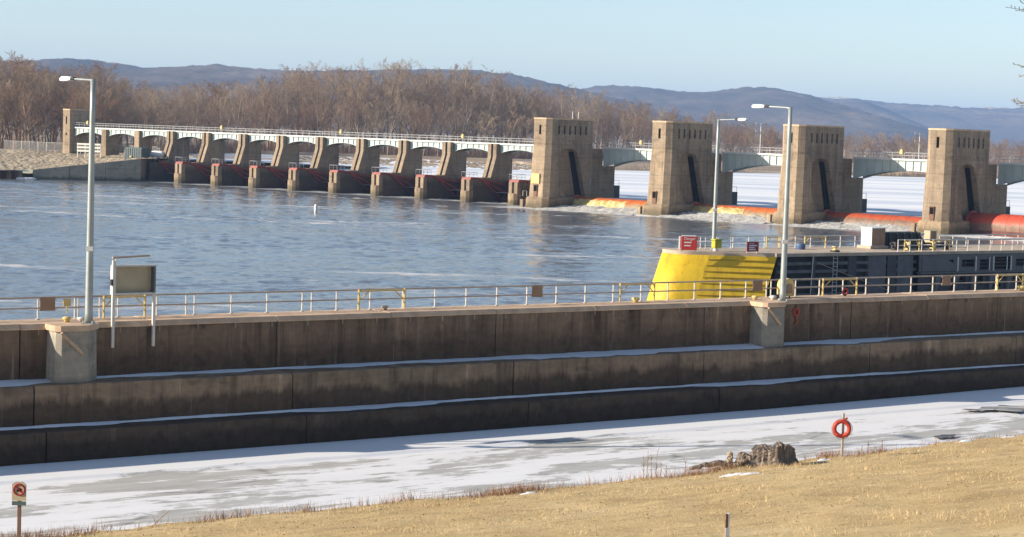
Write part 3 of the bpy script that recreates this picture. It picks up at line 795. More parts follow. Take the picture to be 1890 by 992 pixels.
# mooring bits and deck fittings
def bitt(label, u, v, c1, s=1.0):
    t = wthing('mooring_button', label, 'mooring button', u, v, WT, 'deck fittings')
    MB().lathe((0, 0, 0.002), [(0.16 * s, 0), (0.15 * s, 0.10 * s), (0.24 * s, 0.16 * s), (0.25 * s, 0.24 * s), (0.14 * s, 0.30 * s)], 12).build('button', c1, t, True)
    return t
bitt('small yellow button left of the left lamp base', 3.55, 0.5, 'yellowp', 0.85); bitt('small pale knob at the left lamp base', 4.15, 0.2, 'railw', 0.8)
bitt('small yellow button under the gate left of centre', 22.1, 1.4, 'railb', 0.8); bitt('small yellow button left of the right lamp base', 48.3, 0.7, 'yellowp', 0.85)
bitt('small pale knob at the right lamp base', 49.4, 0.3, 'railw', 0.9); bitt('small yellow button at the far right of the wall', 73.4, 1.2, 'yellowp', 1.2); bitt('small yellow button right under the gate near the yellow wall end', 39.4, 1.3, 'yellowp', 1.0)
# red ring lying on the deck, red ring hung on the wall
t = wthing('rescue_ring', 'small red ring on the wall top inside the yellow gate', 'life ring', 56.6, 1.3, WT)
MB().torus((0, 0, 0.26), (0.1, 1, 0.2), 0.2, 0.055, 20, 8).build('ring', 'orange', t, True); MB().box(-0.06, 0.06, -0.05, 0.05, 0, 0.08).build('stand', 'dark', t)
t = wthing('rescue_line', 'red ring and line hanging on the wall below the housing', 'life ring', 51.0, -0.12, WT)
MB().torus((0, 0, -0.75), (0, 1, 0), 0.21, 0.06, 20, 8).build('ring', 'orange', t, True)
MB().path([(0.05, 0, -0.95), (-0.02, -0.02, -1.15), (0.12, 0, -1.35), (-0.12, 0, -1.5)], 0.05).build('line', 'orange', t)
MB().tube((0, 0.1, -0.28), (0, 0, -0.55), 0.02).build('hanger', 'dark', t)
# yellow round-topped housing
t = wthing('round_topped_housing', 'yellow round-topped steel housing right of the right lamp post', 'housing', 51.4, 1.3, WT)
prof = [(-0.48, 0.12), (-0.48, 0.75)] + [(-0.48 * math.cos(a), 0.75 + 0.48 * math.sin(a)) for a in [math.pi * k / 10 for k in range(1, 10)]] + [(0.48, 0.75), (0.48, 0.12)]
MB().prism(prof, 'y', -0.3, 0.3).build('shell', 'yellowp', t, bevel=0.03)
MB().prism([(a * 0.55, 0.30 + (b - 0.12) * 0.55) for a, b in prof], 'y', -0.34, -0.305).build('door', 'brown', t)
for x in (-0.35, 0.35): MB().tube((x, 0, 0), (x, 0, 0.14), 0.05).build('leg', 'dark', t)
# dark coil at the lamp foot
t = wthing('hose_coil', 'dark coiled hose lying between lamp and round-topped housing', 'hose', 50.3, 0.9, WT)
for k in range(3): MB().torus((0, 0, 0.06 + 0.075 * k), (0, 0, 1), 0.42 - 0.03 * k, 0.04, 22, 6).build('loop', 'dark', t, True)

# framed board on two posts, with a lamp bar on top
t = wthing('framed_board', 'tan framed board on two posts with a lamp bar on top', 'sign', 5.65, -0.10, WT)
for x in (0.0, 2.15):
    MB().box(x - 0.07, x + 0.07, -0.06, 0.06, -1.25, 1.35 if x else 2.95).build('post', 'railw', t)
bx0, bx1, bz0, bz1 = 0.02, 2.22, 1.28, 2.72
MB().box(bx0 + 0.1, bx1 - 0.1, 0.30, 0.34, bz0 + 0.1, bz1 - 0.08).build('panel', 'tan', t)
MB().box(bx0, bx1, -0.02, 0.40, bz1 - 0.08, bz1).build('frame_bar', 'galv', t, bevel=0.01)
MB().box(bx0, bx1, -0.02, 0.40, bz0, bz0 + 0.10).build('frame_bar', 'railw', t, bevel=0.01)
MB().box(bx0, bx0 + 0.10, -0.02, 0.40, bz0 + 0.1, bz1 - 0.08).build('frame_bar', 'railw', t)
MB().box(bx1 - 0.10, bx1, -0.02, 0.40, bz0 + 0.1, bz1 - 0.08).build('frame_bar', 'greysteel', t)
MB().tube((-0.15, -0.15, 3.10), (1.95, 0.15, 3.16), 0.055, 0.055, 6).build('lamp_bar', 'railb', t)
MB().tube((0.05, 0, 2.70), (0.08, -0.1, 3.10), 0.03).build('bracket', 'railw', t)
MB().box(-0.16, -0.07, -0.10, 0.06, 1.75, 2.05).build('switch_box', 'dark', t)

# ================================================================== FAR LOCK WALL WITH YELLOW END
RV = 36.7
rw = wthing('river_lock_wall', 'far lock wall with dark timber face and pale deck', 'wall', 84.5, RV, 0)
MB().box(0.02, 75, 0.35, 7.2, -1.2, WT - 0.30).build('wall_body', 'timber', rw)
for k in range(9):
    MB().box(-0.3 + 8.4 * k, 8.06 + 8.4 * k, -0.12, 7.4, WT - 0.296, WT).build('deck_slab', 'deck', rw, bevel=0.02)
rbm = MB().box(0, 3.9, 0.0, 0.30, 0, 0.28).mesh('fender_timber', bevel=0.02)
for k in range(4):
    for j in range(7):
        obj('fender_timber', rbm, 'timberl', rw, (0.15 + 4.4 * k, 0.02, 0.9 + 0.68 * j))
for x, w, mt in ((4.1, 0.35, 'bluesteel'), (8.5, 1.0, 'bluesteel'), (11.0, 2.2, 'timberl'), (13.4, 1.1, 'bluesteel'), (14.7, 2.0, 'timberl')):
    MB().box(x, x + w, -0.03, 0.32, 0.2, WT - 0.33).build('armour_plate', mt, rw)
for k in range(14): MB().tube((6.6, -0.05, 1.0 + 0.35 * k), (7.1, -0.05, 1.0 + 0.35 * k), 0.03, 0.03, 4).build('ladder_rung', 'galv', rw)
for x in (6.6, 7.1): MB().tube((x, -0.05, 0.8), (x, -0.05, WT - 0.31), 0.035, 0.035, 4).build('ladder_rail', 'galv', rw)
# ladder and mooring line against the dark face
MB().tube((4.0, -0.2, WT - 0.2), (3.7, -0.25, 1.0), 0.035).build('hanging_rod', 'railw', rw)
MB().path([(4.6, -0.1, 5.2), (9.0, -0.2, 3.9), (13.5, -0.2, 2.6)], 0.03).build('sagging_cable', 'railb', rw)

ye = wthing('yellow_wall_end', 'bright yellow sloping rounded end of the far lock wall', 'wall end', 84.5, RV, 0)
top = [(-0.02, 0.0), (-2.6, 1.588), (-5.0, 3.054)] + [(-5.2 + 2.15 * math.cos(a), 5.7 + 2.15 * math.sin(a)) for a in [math.radians(d) for d in range(238, 89, -8)]] + [(-0.02, 7.85)]
NT = len(top)
def ysec(z):
    k = (WT - 0.05 - z) * 0.37
    return [(x - k * (1.0 if i < NT - 1 else 0.0), y, z) for i, (x, y) in enumerate(top)]
MB().loft([ysec(-1.0), ysec(2.5), ysec(WT - 0.30)]).build('nose', 'yellow', ye)
no = ye.children[-1].data
for pg in no.polygons: pg.use_smooth = abs(pg.normal.z) < 0.7 and pg.center.x < -5.0
c2 = lambda z, e: [(x + (-e if i not in (0, NT - 1) else 0), y, z) for i, (x, y) in enumerate(top)]
MB().loft([c2(WT - 0.298, 0.05), c2(WT + 0.004, 0.05)]).build('deck_cap', 'deck', ye)
# horizontal armour ribs on the flank
for j in range(11):
    z = 0.35 + 0.50 * j
    s0 = ysec(z); s1 = ysec(z + 0.06)
    a0, a1, b0, b1 = Vector(s0[0]), Vector(s0[2]), Vector(s1[0]), Vector(s1[2])
    nn = Vector((a1 - a0)).cross(Vector((0, 0, 1))).normalized()
    if nn.y > 0: nn = -nn
    off = nn * 0.05
    MB().loft([[a0 - nn * 0.02 - Vector((0.15, 0, 0)), a0 + off - Vector((0.15, 0, 0)), b0 + off - Vector((0.15, 0, 0)), b0 - nn * 0.02 - Vector((0.15, 0, 0))], [a1 - nn * 0.02, a1 + off, b1 + off, b1 - nn * 0.02]]).build('armour_rib', 'yellowd', ye)

# lower lock gate leaf lying open in its recess
t = wthing('mitre_gate_leaf', 'grey steel lock gate with openings at the right edge', 'lock gate', 84.5 + 17.2, RV - 0.35, 0)
Lg = 42
MB().box(0, Lg, 0.02, 0.18, 5.55, 5.72).build('flange_plate', 'greysteel', t)
hl = [(3.0 + 2.45 * k + rng.uniform(-0.3, 0.4), 4.7 + 2.45 * k + rng.uniform(-0.3, 0.5), 4.32 + rng.choice((0, 0, 0.25)), 5.48 - rng.choice((0, 0, 0.2))) for k in range(14)]
mb = MB(); mb.panel(0, Lg, 4.2, 5.546, hl, lambda a, b, c, d: mb.box(a, b, 0.0, 0.14, c, d)); mb.build('web_plate', 'greysteel', t)
MB().box(0, Lg, -0.25, 0.3, 4.05, 4.195).build('girder', 'greysteel', t)
hl = [(2.3 + 2.45 * k + rng.uniform(-0.2, 0.5), 4.0 + 2.45 * k + rng.uniform(-0.5, 0.3), 2.65 + rng.choice((0, 0.3)), 3.8) for k in range(15)]
for z in (2.95, 3.3, 4.6, 4.95, 5.25): MB().tube((0.5, 0.35, z), (Lg - 0.5, 0.35, z), 0.05, 0.05, 5).build('waler', 'greysteel', t)
for k in range(22): MB().tube((0.8 + 1.8 * k, 0.30, 2.5), (0.8 + 1.8 * k + rng.uniform(-0.5, 0.5), 0.30, 5.5), 0.05, 0.05, 5).build('tie_rod', rng.choice(('galv', 'greysteel', 'rust')), t)
mb = MB(); mb.panel(0, Lg, 2.5, 4.045, hl, lambda a, b, c, d: mb.box(a, b, 0.05, 0.17, c, d)); mb.build('web_plate', 'bluesteel', t)
MB().box(0, Lg, -0.25, 0.3, 2.34, 2.496).build('girder', 'greysteel', t)
for k in range(15):
    MB().box(1.7 + 2.45 * k, 1.85 + 2.45 * k, -0.22, 0.04, 0.3, 2.335).build('vertical_rib', 'bluesteel', t)
for k in range(14):
    MB().prism([(2.0 + 2.45 * k, 2.5), (2.0 + 2.45 * k, 3.95), (2.9 + 2.45 * k, 3.95), (2.25 + 2.45 * k, 2.5)], 'y', -0.2, 0.045).build('bracket', 'greysteel', t)
    MB().box(4.95 + 2.45 * k, 5.1 + 2.45 * k, -0.10, -0.003, 4.2, 5.54).build('web_stiffener', 'galv', t)
for k in range(6):
    MB().tube((9.3 + 2.45 * k, -0.12, 4.25), (9.3 + 2.45 * k, -0.12, 5.5), 0.04).build('rung_bar', 'white', t)
MB().prism([(0.3, 5.5), (3.0, 5.5), (6.4, 4.25), (0.3, 4.25)], 'y', -0.06, -0.004).build('gusset', 'greysteel', t)
t.location.z = 0.0

# railings and fittings on the far wall
railing('grey railing along the front edge of the far lock wall', 'deck_railing', W, 84.5 + 15.0, 84.5 + 60, RV + 0.3, WT, 1.55, 1.06, rmat='galv')
railing('grey railing along the river edge of the far lock wall', 'deck_railing', W, 84.5 - 3.0, 84.5 + 60, RV + 6.6, WT, 1.9, 1.06, rmat='galv')
railing('short grey railing round the yellow wall end', 'deck_railing', W, 84.5 - 5.6, 84.5 + 0.5, RV + 6.4, WT, 1.5, 1.06, rmat='galv')
for u, v, w, lab in ((88.4, 5.6, 1.5, 'yellow ladder gate behind the right lamp post on the far wall'), (92.9, 5.4, 2.6, 'yellow ladder gate beside the blue drum on the far wall'), (100.2, 0.15, 1.9, 'yellow ladder gate left of the dark machinery'), (103.9, 0.15, 2.2, 'yellow ladder gate right of the pale cabinet')):
    ladder_gate(lab, u, RV + v, WT, w)
lamp_post('grey lamp post on the far lock wall, its arm pointing right', W(80.9, RV + 4.2, WT + 0.01), 11.25, tuple(-WN), 2.6, 'tall lamp posts at the lock')
# two red danger signs (faces towards the camera, across the chamber)
def text(s, size, mt, parent, loc, rot=(math.pi / 2, 0, 0)):
    cu = bpy.data.curves.new('lettering', 'FONT'); cu.body = s; cu.size = size; cu.extrude = 0.004
    tmp = bpy.data.objects.new('lettering_curve', cu); COL.objects.link(tmp)
    me = bpy.data.meshes.new_from_object(tmp.evaluated_get(bpy.context.evaluated_depsgraph_get()))
    bpy.data.objects.remove(tmp); me.materials.clear(); me.materials.append(M[mt])
    o = bpy.data.objects.new('lettering', me); COL.objects.link(o)
    o.parent = parent; o.location = loc; o.rotation_euler = rot; return o
def danger_sign(label, u, v, w, h, red, ang, lines, arched):
    t = thing('danger_sign', label, 'sign', W(u, v, WT), ang)
    MB().box(-w / 2, w / 2, 0, 0.06, 0.12, 0.12 + h).build('face', red, t, bevel=0.02)
    for x in (-w / 2 + 0.12, w / 2 - 0.12):
        MB().box(x - 0.04, x + 0.04, 0.065, 0.13, 0.0, 0.12 + h).build('post', 'railw', t)
    if arched:
        MB().box(-w / 2 + 0.05, w / 2 - 0.1, -0.02, 0.16, 0.13 + h, 0.22 + h).build('lamp_hood', 'white', t)
        for x in (-w / 2 - 0.10, w / 2 + 0.10): MB().tube((x, 0.05, 0), (x, 0.05, h + 0.12), 0.035).build('post', 'railw', t)
    for s, sz, x, z in lines:
        if s: text(s, sz, 'white', t, (x, -0.012, z))
        else: MB().box(x, x + sz, -0.010, -0.002, z, z + 0.10).build('lettering_line', 'white', t)
danger_sign('bright red danger sign with pale hood on the yellow wall end', 77.4, RV + 3.4, 1.36, 1.16, 'signred', WALL_ANG - 0.55, [('Danger', 0.33, -0.45, 0.98), (None, 0.62, -0.42, 0.72), (None, 0.55, -0.42, 0.45)], True)
danger_sign('dark red sign with white lettering on the far wall railing', 82.4, RV + 0.9, 1.25, 0.84, 'signred2', WALL_ANG - 0.1, [('Danger', 0.19, -0.42, 0.76), (None, 0.85, -0.42, 0.58), (None, 0.6, -0.42, 0.41), (None, 0.75, -0.42, 0.24)], False)
t = wthing('utility_box', 'olive yellow box at the foot of the far lamp post', 'box', 80.5, RV + 3.4, WT)
MB().box(-0.38, 0.38, -0.25, 0.25, 0.28, 0.95).build('body', 'yellowg', t, bevel=0.03); MB().prism([(-0.45, 0.95), (0.45, 0.95), (0.38, 1.05), (-0.38, 1.05)], 'y', -0.28, 0.28).build('lid', 'yellowg', t)
MB().lathe((-0.1, 0, 0.002), [(0.22, 0), (0.24, 0.2), (0.12, 0.275)], 10).build('base_knob', 'railw', t, True)
t = wthing('blue_drum', 'blue drum standing on the far lock wall', 'drum', 91.4, RV + 4.4, WT)
MB().lathe((0, 0, 0.002), [(0.42, 0), (0.44, 0.05), (0.44, 0.48), (0.42, 0.52)], 14).build('body', 'blue', t, True); MB().torus((0, 0, 0.27), (0, 0, 1), 0.44, 0.025, 20, 6).build('hoop', 'blue', t, True)
t = wthing('hose_reel', 'small yellow and black reel at the edge of the far wall', 'reel', 92.2, RV + 0.9, WT)
MB().lathe((0, 0, 0.15), [(0.3, 0), (0.3, 0.08), (0.12, 0.1), (0.12, 0.25), (0.3, 0.27), (0.3, 0.33)], 12).build('reel', 'yellowp', t, True); MB().box(-0.3, 0.3, -0.3, 0.3, 0.002, 0.15).build('base', 'dark', t)
# pale cabinet and dark machinery
t = wthing('control_cabinet', 'pale box cabinet on a low plinth on the far wall', 'cabinet', 100.6, RV + 4.4, WT)
t.scale = (0.88, 0.88, 0.95)
MB().box(-1.3, 1.3, -0.9, 1.1, 0.002, 0.30).build('plinth', 'deck', t, bevel=0.04)
MB().box(-1.0, 1.0, -0.7, 0.8, 0.30, 2.0).build('body', 'white', t, bevel=0.02)
MB().box(-1.06, 1.06, -0.76, 0.86, 2.0, 2.06).build('roof', 'white', t)
for x in (-0.98, 0.02): MB().box(x, x + 0.94, -0.745, -0.703, 0.36, 1.94).build('door', 'brown', t, bevel=0.01)
t = wthing('gate_machinery', 'dark ribbed gate machinery behind the pale cabinet', 'machinery', 104.5, RV + 5.2, WT)
MB().box(-3.0, 2.4, -0.8, 0.8, 0.25, 1.45).build('body', 'dark', t, bevel=0.03)
for k in range(6): MB().box(-2.8 + 0.95 * k, -2.68 + 0.95 * k, -0.92, -0.803, 0.3, 1.4).build('rib', 'bluesteel', t)
MB().box(-3.2, 2.6, -1.0, 1.0, 0.002, 0.246).build('bed', 'greysteel', t)
MB().tube((2.4, -0.3, 1.1), (3.3, -0.3, 1.3), 0.18, 0.12, 10).build('drive_shaft', 'railw', t)
MB().prism([(2.4, 1.4), (2.4, 0.3), (3.6, 0.3)], 'y', -0.5, 0.5).build('cover', 'dark', t)
t = wthing('valve_cabinet', 'brown cabinet on the far wall near the raised red gate', 'cabinet', 109.5, RV + 5.6, WT)
MB().box(-0.45, 0.45, -0.4, 0.4, 0.002, 1.55).build('body', 'tan', t, bevel=0.02); MB().box(-0.38, 0.38, -0.44, -0.403, 0.15, 1.45).build('door', 'brown', t)
# piping clutter behind the front rail
t = wthing('pipe_manifold', 'low run of dark pipes and valves behind the gate railing', 'pipes', 103.0, RV + 2.0, WT)
for k in range(2): MB().tube((-2.5, 0.2 * k, 0.3 + 0.28 * k), (5.5, 0.2 * k, 0.3 + 0.28 * k), 0.09).build('pipe', 'dark', t)
for k in range(5): MB().box(-2.2 + 1.7 * k, -1.9 + 1.7 * k, -0.2, 0.4, 0.002, 0.75).build('valve_block', 'yellowp' if k % 2 else 'dark', t, bevel=0.03)

# ================================================================== THE DAM
def dthing(name, label, cat, s, t, z=0, group=None): return thing(name, label, cat, DM(s, t, z), DAM_ANG, group)
PITCH_R, PITCH_T = 30.4, 13.65
TAIN0 = 7.0      # how far the small pier noses stand upstream of the big plinth fronts
# --- big gate towers
def tower(label, s, extras=False):
    P = dthing('gate_tower', label, 'gate tower', s, 0, 0, 'tall gate towers of the dam')
    c = 3.0
    oct8 = lambda z, w, ch, t0, t1: [(c - w + ch, t0, z), (c + w - ch, t0, z), (c + w, t0 + ch, z), (c + w, t1, z), (c - w, t1, z), (c - w, t0 + ch, z)]
    MB().loft([oct8(-1.5, 3.15, 1.0, -0.25, 17), oct8(1.9, 3.05, 1.0, -0.05, 17), oct8(2.25, 2.85, 1.0, 0.25, 17)]).build('plinth', 'dam2', P)
    MB().box(c - 4.1, c - 3.35, 0.3, 1.0, -1.4, 1.6).build('fender_pile', 'dam', P)
    # nose: battered front part
    MB().loft([oct8(2.25, 2.72, 1.0, 0.55, 3.6), oct8(12.9, 2.46, 0.95, 1.18, 3.6)]).build('nose', 'dam', P)
    MB().box(c - 1.2, c + 1.2, 3.6, 15.3, -1.5, 12.9).build('core', 'dam2', P)
    # side slabs with the arched gate niche
    arch = [(4.6 + 3.0 * (1 - math.cos(a)), 10.9 + 1.35 * math.sin(a)) for a in [math.pi * k / 10 for k in range(11)]]
    poly = [(3.604, -1.5), (3.604, 12.9), (15.3, 12.9), (15.3, -1.5), (14.3, -1.5), (13.6, 2.0)] + arch[::-1] + [(4.6, 6.5), (5.6, 4.0), (7.2, 2.0), (7.6, -1.5)]
    for sg in (-1, 1):
        mb = MB()
        x0, x1 = sorted((c + sg * 1.204, c + sg * 2.50))
        mb.prism(poly, 'x', x0, x1); mb.build('niche_slab', 'dam', P)
        xr = c + sg * 1.204
        MB().prism([(9.0, 11.6), (10.4, 11.6), (13.4, 2.0), (11.7, 2.0)], 'x', *sorted((xr, xr + sg * 0.25))).build('rack', 'black', P)
        MB().box(*sorted((c + sg * 2.503, c + sg * 2.56)), 14.2, 15.1, 3.6, 6.0).build('gauge_board', 'pilaster', P)
    # upper house with slit windows
    H0, H1, wi = 12.904, 18.1, 0.32
    w, ch, t0, t1 = 2.46, 0.95, 1.18, 15.35
    MB().loft([[(c - w + ch, t0 + wi, z), (c + w - ch, t0 + wi, z), (c + w - wi, t0 + ch + 0.1, z), (c + w - wi, t1 - wi, z), (c - w + wi, t1 - wi, z), (c - w + wi, t0 + ch + 0.1, z)] for z in (H0, H1)]).build('house_core', 'black', P)
    mb = MB(); mb.panel(c - w + ch, c + w - ch, H0, H1, [(c - 0.28, c + 0.28, 15.0, 16.9)], lambda a, b, z0, z1: mb.box(a, b, t0, t0 + wi - 0.004, z0, z1)); mb.build('wall', 'dam', P)
    sl = [(4.0 + 1.75 * k, 4.55 + 1.75 * k, 15.1, 16.9) for k in range(6)]
    for sg in (-1, 1):
        x0, x1 = sorted((c + sg * (w - wi + 0.004), c + sg * w))
        mb = MB(); mb.panel(t0 + ch, t1, H0, H1, sl, lambda a, b, z0, z1: mb.box(x0, x1, a, b, z0, z1)); mb.build('wall', 'dam', P)
        xa, xb = c + sg * (w - ch), c + sg * w
        MB().prism([(xa, t0), (xb, t0 + ch), (c + sg * (w - wi + 0.004), t0 + ch), (xa, t0 + wi - 0.004)], 'z', H0, H1).build('wall', 'dam', P)
    MB().loft([oct8(z, w + 0.05, ch, t0 - 0.05, t1 + 0.05) for z in (H1 + 0.002, H1 + 0.30)]).build('roof_slab', 'coping', P)
    MB().loft([oct8(z, w + 0.035, ch, t0 - 0.035, t1 + 0.02) for z in (13.35, 13.5)]).build('string_course', 'dam', P)
    dr = MB().box(c - 0.62, c + 0.28, 0.38, 0.72, 2.26, 4.75).build('door', 'wood', P); MB().box(c - 0.55, c + 0.2, 0.34, 0.376, 3.4, 4.6).build('door_pane', 'black', dr)
    # low tail carrying the bridge
    MB().box(c - 2.1, c + 2.1, 15.304, 23.5, -1.5, 8.7).build('tail', 'dam2', P)
    MB().box(c - 2.1, c + 2.1, 15.304, 19.2, 8.704, 12.3).build('bridge_seat', 'dam2', P)
    MB().box(c - 1.5, c + 1.5, 23.504, 26.2, -1.5, 4.6).build('ice_breaker', 'dark', P)
    MB().path([(c + 1.4, 24.0, 4.6), (c + 1.4, 24.0, 5.7), (c + 1.4, 26.0, 5.7), (c + 1.4, 26.0, 4.6)], 0.04).build('guard_rail', 'galv', P)
    if extras:
        for x, y, h in ((c + 1.2, 10.0, 1.5), (c + 0.6, 12.6, 1.5)):
            MB().tube((x, y, 18.4), (x, y, 18.4 + h), 0.09).build('mast', 'railw', P)
        MB().tube((c + 0.6, 12.6, 19.8), (c + 0.6, 14.6, 19.8), 0.07).build('mast_arm', 'railw', P)
        MB().box(c - 1.4, c + 0.7, 0.50, 0.63, 4.95, 7.0).build('faded_panel', 'yellowp', P)
        for q in ((-0.6, 0.6, 2.25, 3.25), (-0.6, 1.8, 2.25, 3.25)): MB().tube((q[0], q[1], 2.2), (q[0], q[1], 3.3), 0.05).build('rail_post', 'railw', P)
        MB().tube((-0.6, 0.6, 3.3), (-0.6, 1.8, 3.3), 0.05).build('rail_bar', 'railw', P)
    return P
tower('tan concrete gate tower with masts on its roof, next to the small piers', 0.0, True)
tower('tan concrete gate tower left of the far lamp post', PITCH_R)
tower('tan concrete gate tower behind the right lamp post', 2 * PITCH_R)
tower('tan concrete gate tower nearest the right edge, beside the raised gate', 3 * PITCH_R)
tower('tan concrete gate tower at the far right end of the dam', 4 * PITCH_R)

# --- roller gates
def roller(label, s, zc, ice):
    G = dthing('roller_gate', label, 'roller gate', s, 0, 0, 'red roller gates between the towers')
    x0, x1 = 5.2, PITCH_R + 0.9
    R = 2.25; tc = 10.6; n = 26
    ring = lambda x: [(x, tc + R * math.cos(2 * math.pi * i / n), zc + R * math.sin(2 * math.pi * i / n)) for i in range(n)]
    secs = [ring(x0 + (x1 - x0) * k / 10) for k in range(11)]
    MB().loft(secs).build('drum', ('drumor' if ice else 'drum') if zc < 1 else 'drumhi', G, True)
    for k in range(1, 10):
        x = x0 + (x1 - x0) * k / 10
        MB().torus((x, tc, zc), (1, 0, 0), R, 0.035, 26, 4).build('plate_seam', 'redd', G)
    # end shields
    for x in (x0 - 0.02, x1 - 0.4):
        pts = [(tc + 2.7 * math.cos(a), zc + 2.6 * math.sin(a)) for a in [math.radians(d) for d in range(20, 200, 15)]] + [(tc - 3.4, zc - 2.2), (tc - 1.2, zc - 3.6), (tc + 2.2, zc - 2.6)]
        MB().prism(pts, 'x', x, x + 0.42).build('end_shield', 'redd', G)
    # lower apron below the drum
    ap = [(tc - 2.1, zc - 0.7), (tc - 2.25, zc - 1.4), (tc - 1.5, zc - 3.4), (tc + 0.2, zc - 3.6), (tc + 0.2, zc - 2.2)]
    MB().prism(ap, 'x', x0 + 0.45, x1 - 0.45).build('apron', 'rust', G)
    if ice:
        # sheet of stained ice and water hanging on the drum face
        V = []; a0 = x0 + 1.0; a1 = x0 + 1.0 + ice
        for k in range(26):
            x = a0 + (a1 - a0) * k / 25; taper = min(1.0, min(k, 25 - k) / 3 + 0.15)
            for j in range(10):
                a = math.radians(128 + 14 * math.sin(k * 1.7) * 0.3 + 66 * j / 9); rr = R + 0.03 + (0.08 + 0.6 * (j / 9) ** 1.3) * taper * rng.uniform(0.35, 1.5)
                V.append((x, tc + rr * math.cos(a), zc + rr * math.sin(a) - 0.5 * (j / 9) ** 2))
        obj('stained_ice', np_mesh('stained_ice', V, grid_faces(26, 10)[:, ::-1], True), 'iceyellow', G)
    return G
def boil(label, s, L, big):
    rr = np.random.default_rng(int(s * 7) + 5); nx, ny = 110, 22
    xs = np.linspace(5.4, 5.4 + L, nx); ys = np.linspace(9.4, -7, ny)
    bx, by = np.meshgrid(xs, ys, indexing='ij'); fj = np.repeat(np.linspace(1, 0, ny)[None, :], nx, 0)
    h = big * fj ** 1.6 * (0.45 + 0.9 * fbm(bx * 0.5 + s, by * 0.5 + 40, 61, 4)) + rr.uniform(-0.12, 0.12, bx.shape)
    V = np.stack([bx + rr.uniform(-0.1, 0.1, bx.shape), by - rr.random(bx.shape) * 0.5, h * 1.35 - 0.18], -1).reshape(-1, 3)
    root = obj('white_water', np_mesh('white_water', V, grid_faces(nx, ny), True), 'foam', None)
    root.location = DM(s, 0, 0); root.rotation_euler = (0, 0, DAM_ANG)
    tag(root, label, 'white water', 'white water below the gates', kind='stuff')
boil('white water boiling below the gate right of the masted tower', 0, 25.2, 0.8)
boil('white water boiling below the gate behind the far lamp post', PITCH_R, 25.2, 0.9)
boil('white water boiling below the gate left of the last tower', 2 * PITCH_R, 25.2, 0.75)
roller('low red roller gate right of the tower with masts, stained with yellow ice', 0, 0.15, 13.5)
roller('low red roller gate crossed by the far lamp post, with yellow ice', PITCH_R, 0.15, 12.0)
roller('low red roller gate behind the pale cabinet, free of ice', 2 * PITCH_R, 0.15, 0)
roller('raised bright red roller gate at the right edge', 3 * PITCH_R, 1.5, 0)

# --- small piers for the tainter gates
def small_pier(label, s, nose=True):
    P = dthing('gate_pier', label, 'pier', s, TAIN0, 0, 'stepped piers between the small gates')
    w = 1.25
    main = [(1.9, -1.5), (1.9, 4.66), (4.5, 4.66), (4.6, 5.1), (7.5, 5.2), (9.1, 9.7), (9.1, 12.55), (14.5, 12.55), (14.5, -1.5)]
    for sg in (-1, 1):
        MB().prism(main, 'x', *sorted((sg * 0.30, sg * w))).build('pier_half', 'pierc', P)
    MB().prism([(2.2, -1.4), (2.2, 4.5), (4.6, 4.5), (4.8, 4.95), (7.85, 5.1), (9.4, 9.7), (9.4, 12.5), (14.3, 12.5), (14.3, -1.4)], 'x', -0.297, 0.297).build('gate_slot', 'joint', P)
    if nose:
        rn = lambda z, t0, t1, ww: [(-ww, t1, z), (-ww, t0 + 0.7, z), (-ww * 0.6, t0 + 0.15, z), (0, t0, z), (ww * 0.6, t0 + 0.15, z), (ww, t0 + 0.7, z), (ww, t1, z)]
        MB().loft([rn(-1.5, 0, 1.896, 1.3), rn(2.35, 0, 1.896, 1.3)]).build('nose', 'dam2', P)
        for sg in (-1, 1):
            MB().box(*sorted((sg * 0.32, sg * 1.2)), 0.75, 1.896, 2.354, 4.7).build('nose_column', 'dam', P)
        MB().box(-0.316, 0.316, 1.2, 1.89, 2.354, 4.6).build('nose_infill', 'dam2', P)
        tb = MB().prism([(0.9, 4.704), (4.3, 4.704), (4.3, 4.95), (3.2, 5.25), (1.1, 5.25)], 'x', -1.3, 1.3).build('trunnion_beam', 'redw', P)
        for x in (-1.38, 1.38): MB().tube((x - 0.12, 4.1, 4.75), (x + 0.12, 4.1, 4.75), 0.36, 0.36, 10).build('trunnion_hub', 'redw', tb)
        gr = MB()
        for x in (-1.2, 1.2):
            for y in (0.8, 2.0, 3.2): gr.tube((x, y, 5.2), (x, y, 6.35), 0.05, 0.05, 4)
            gr.tube((x, 0.8, 6.35), (x, 3.2, 6.35), 0.05, 0.05, 4).tube((x, 0.8, 5.8), (x, 3.2, 5.8), 0.04, 0.04, 4)
        gr.tube((-1.2, 0.8, 6.35), (1.2, 0.8, 6.35), 0.05, 0.05, 4)
        gr.build('platform_rail', 'galv', P)
    return P
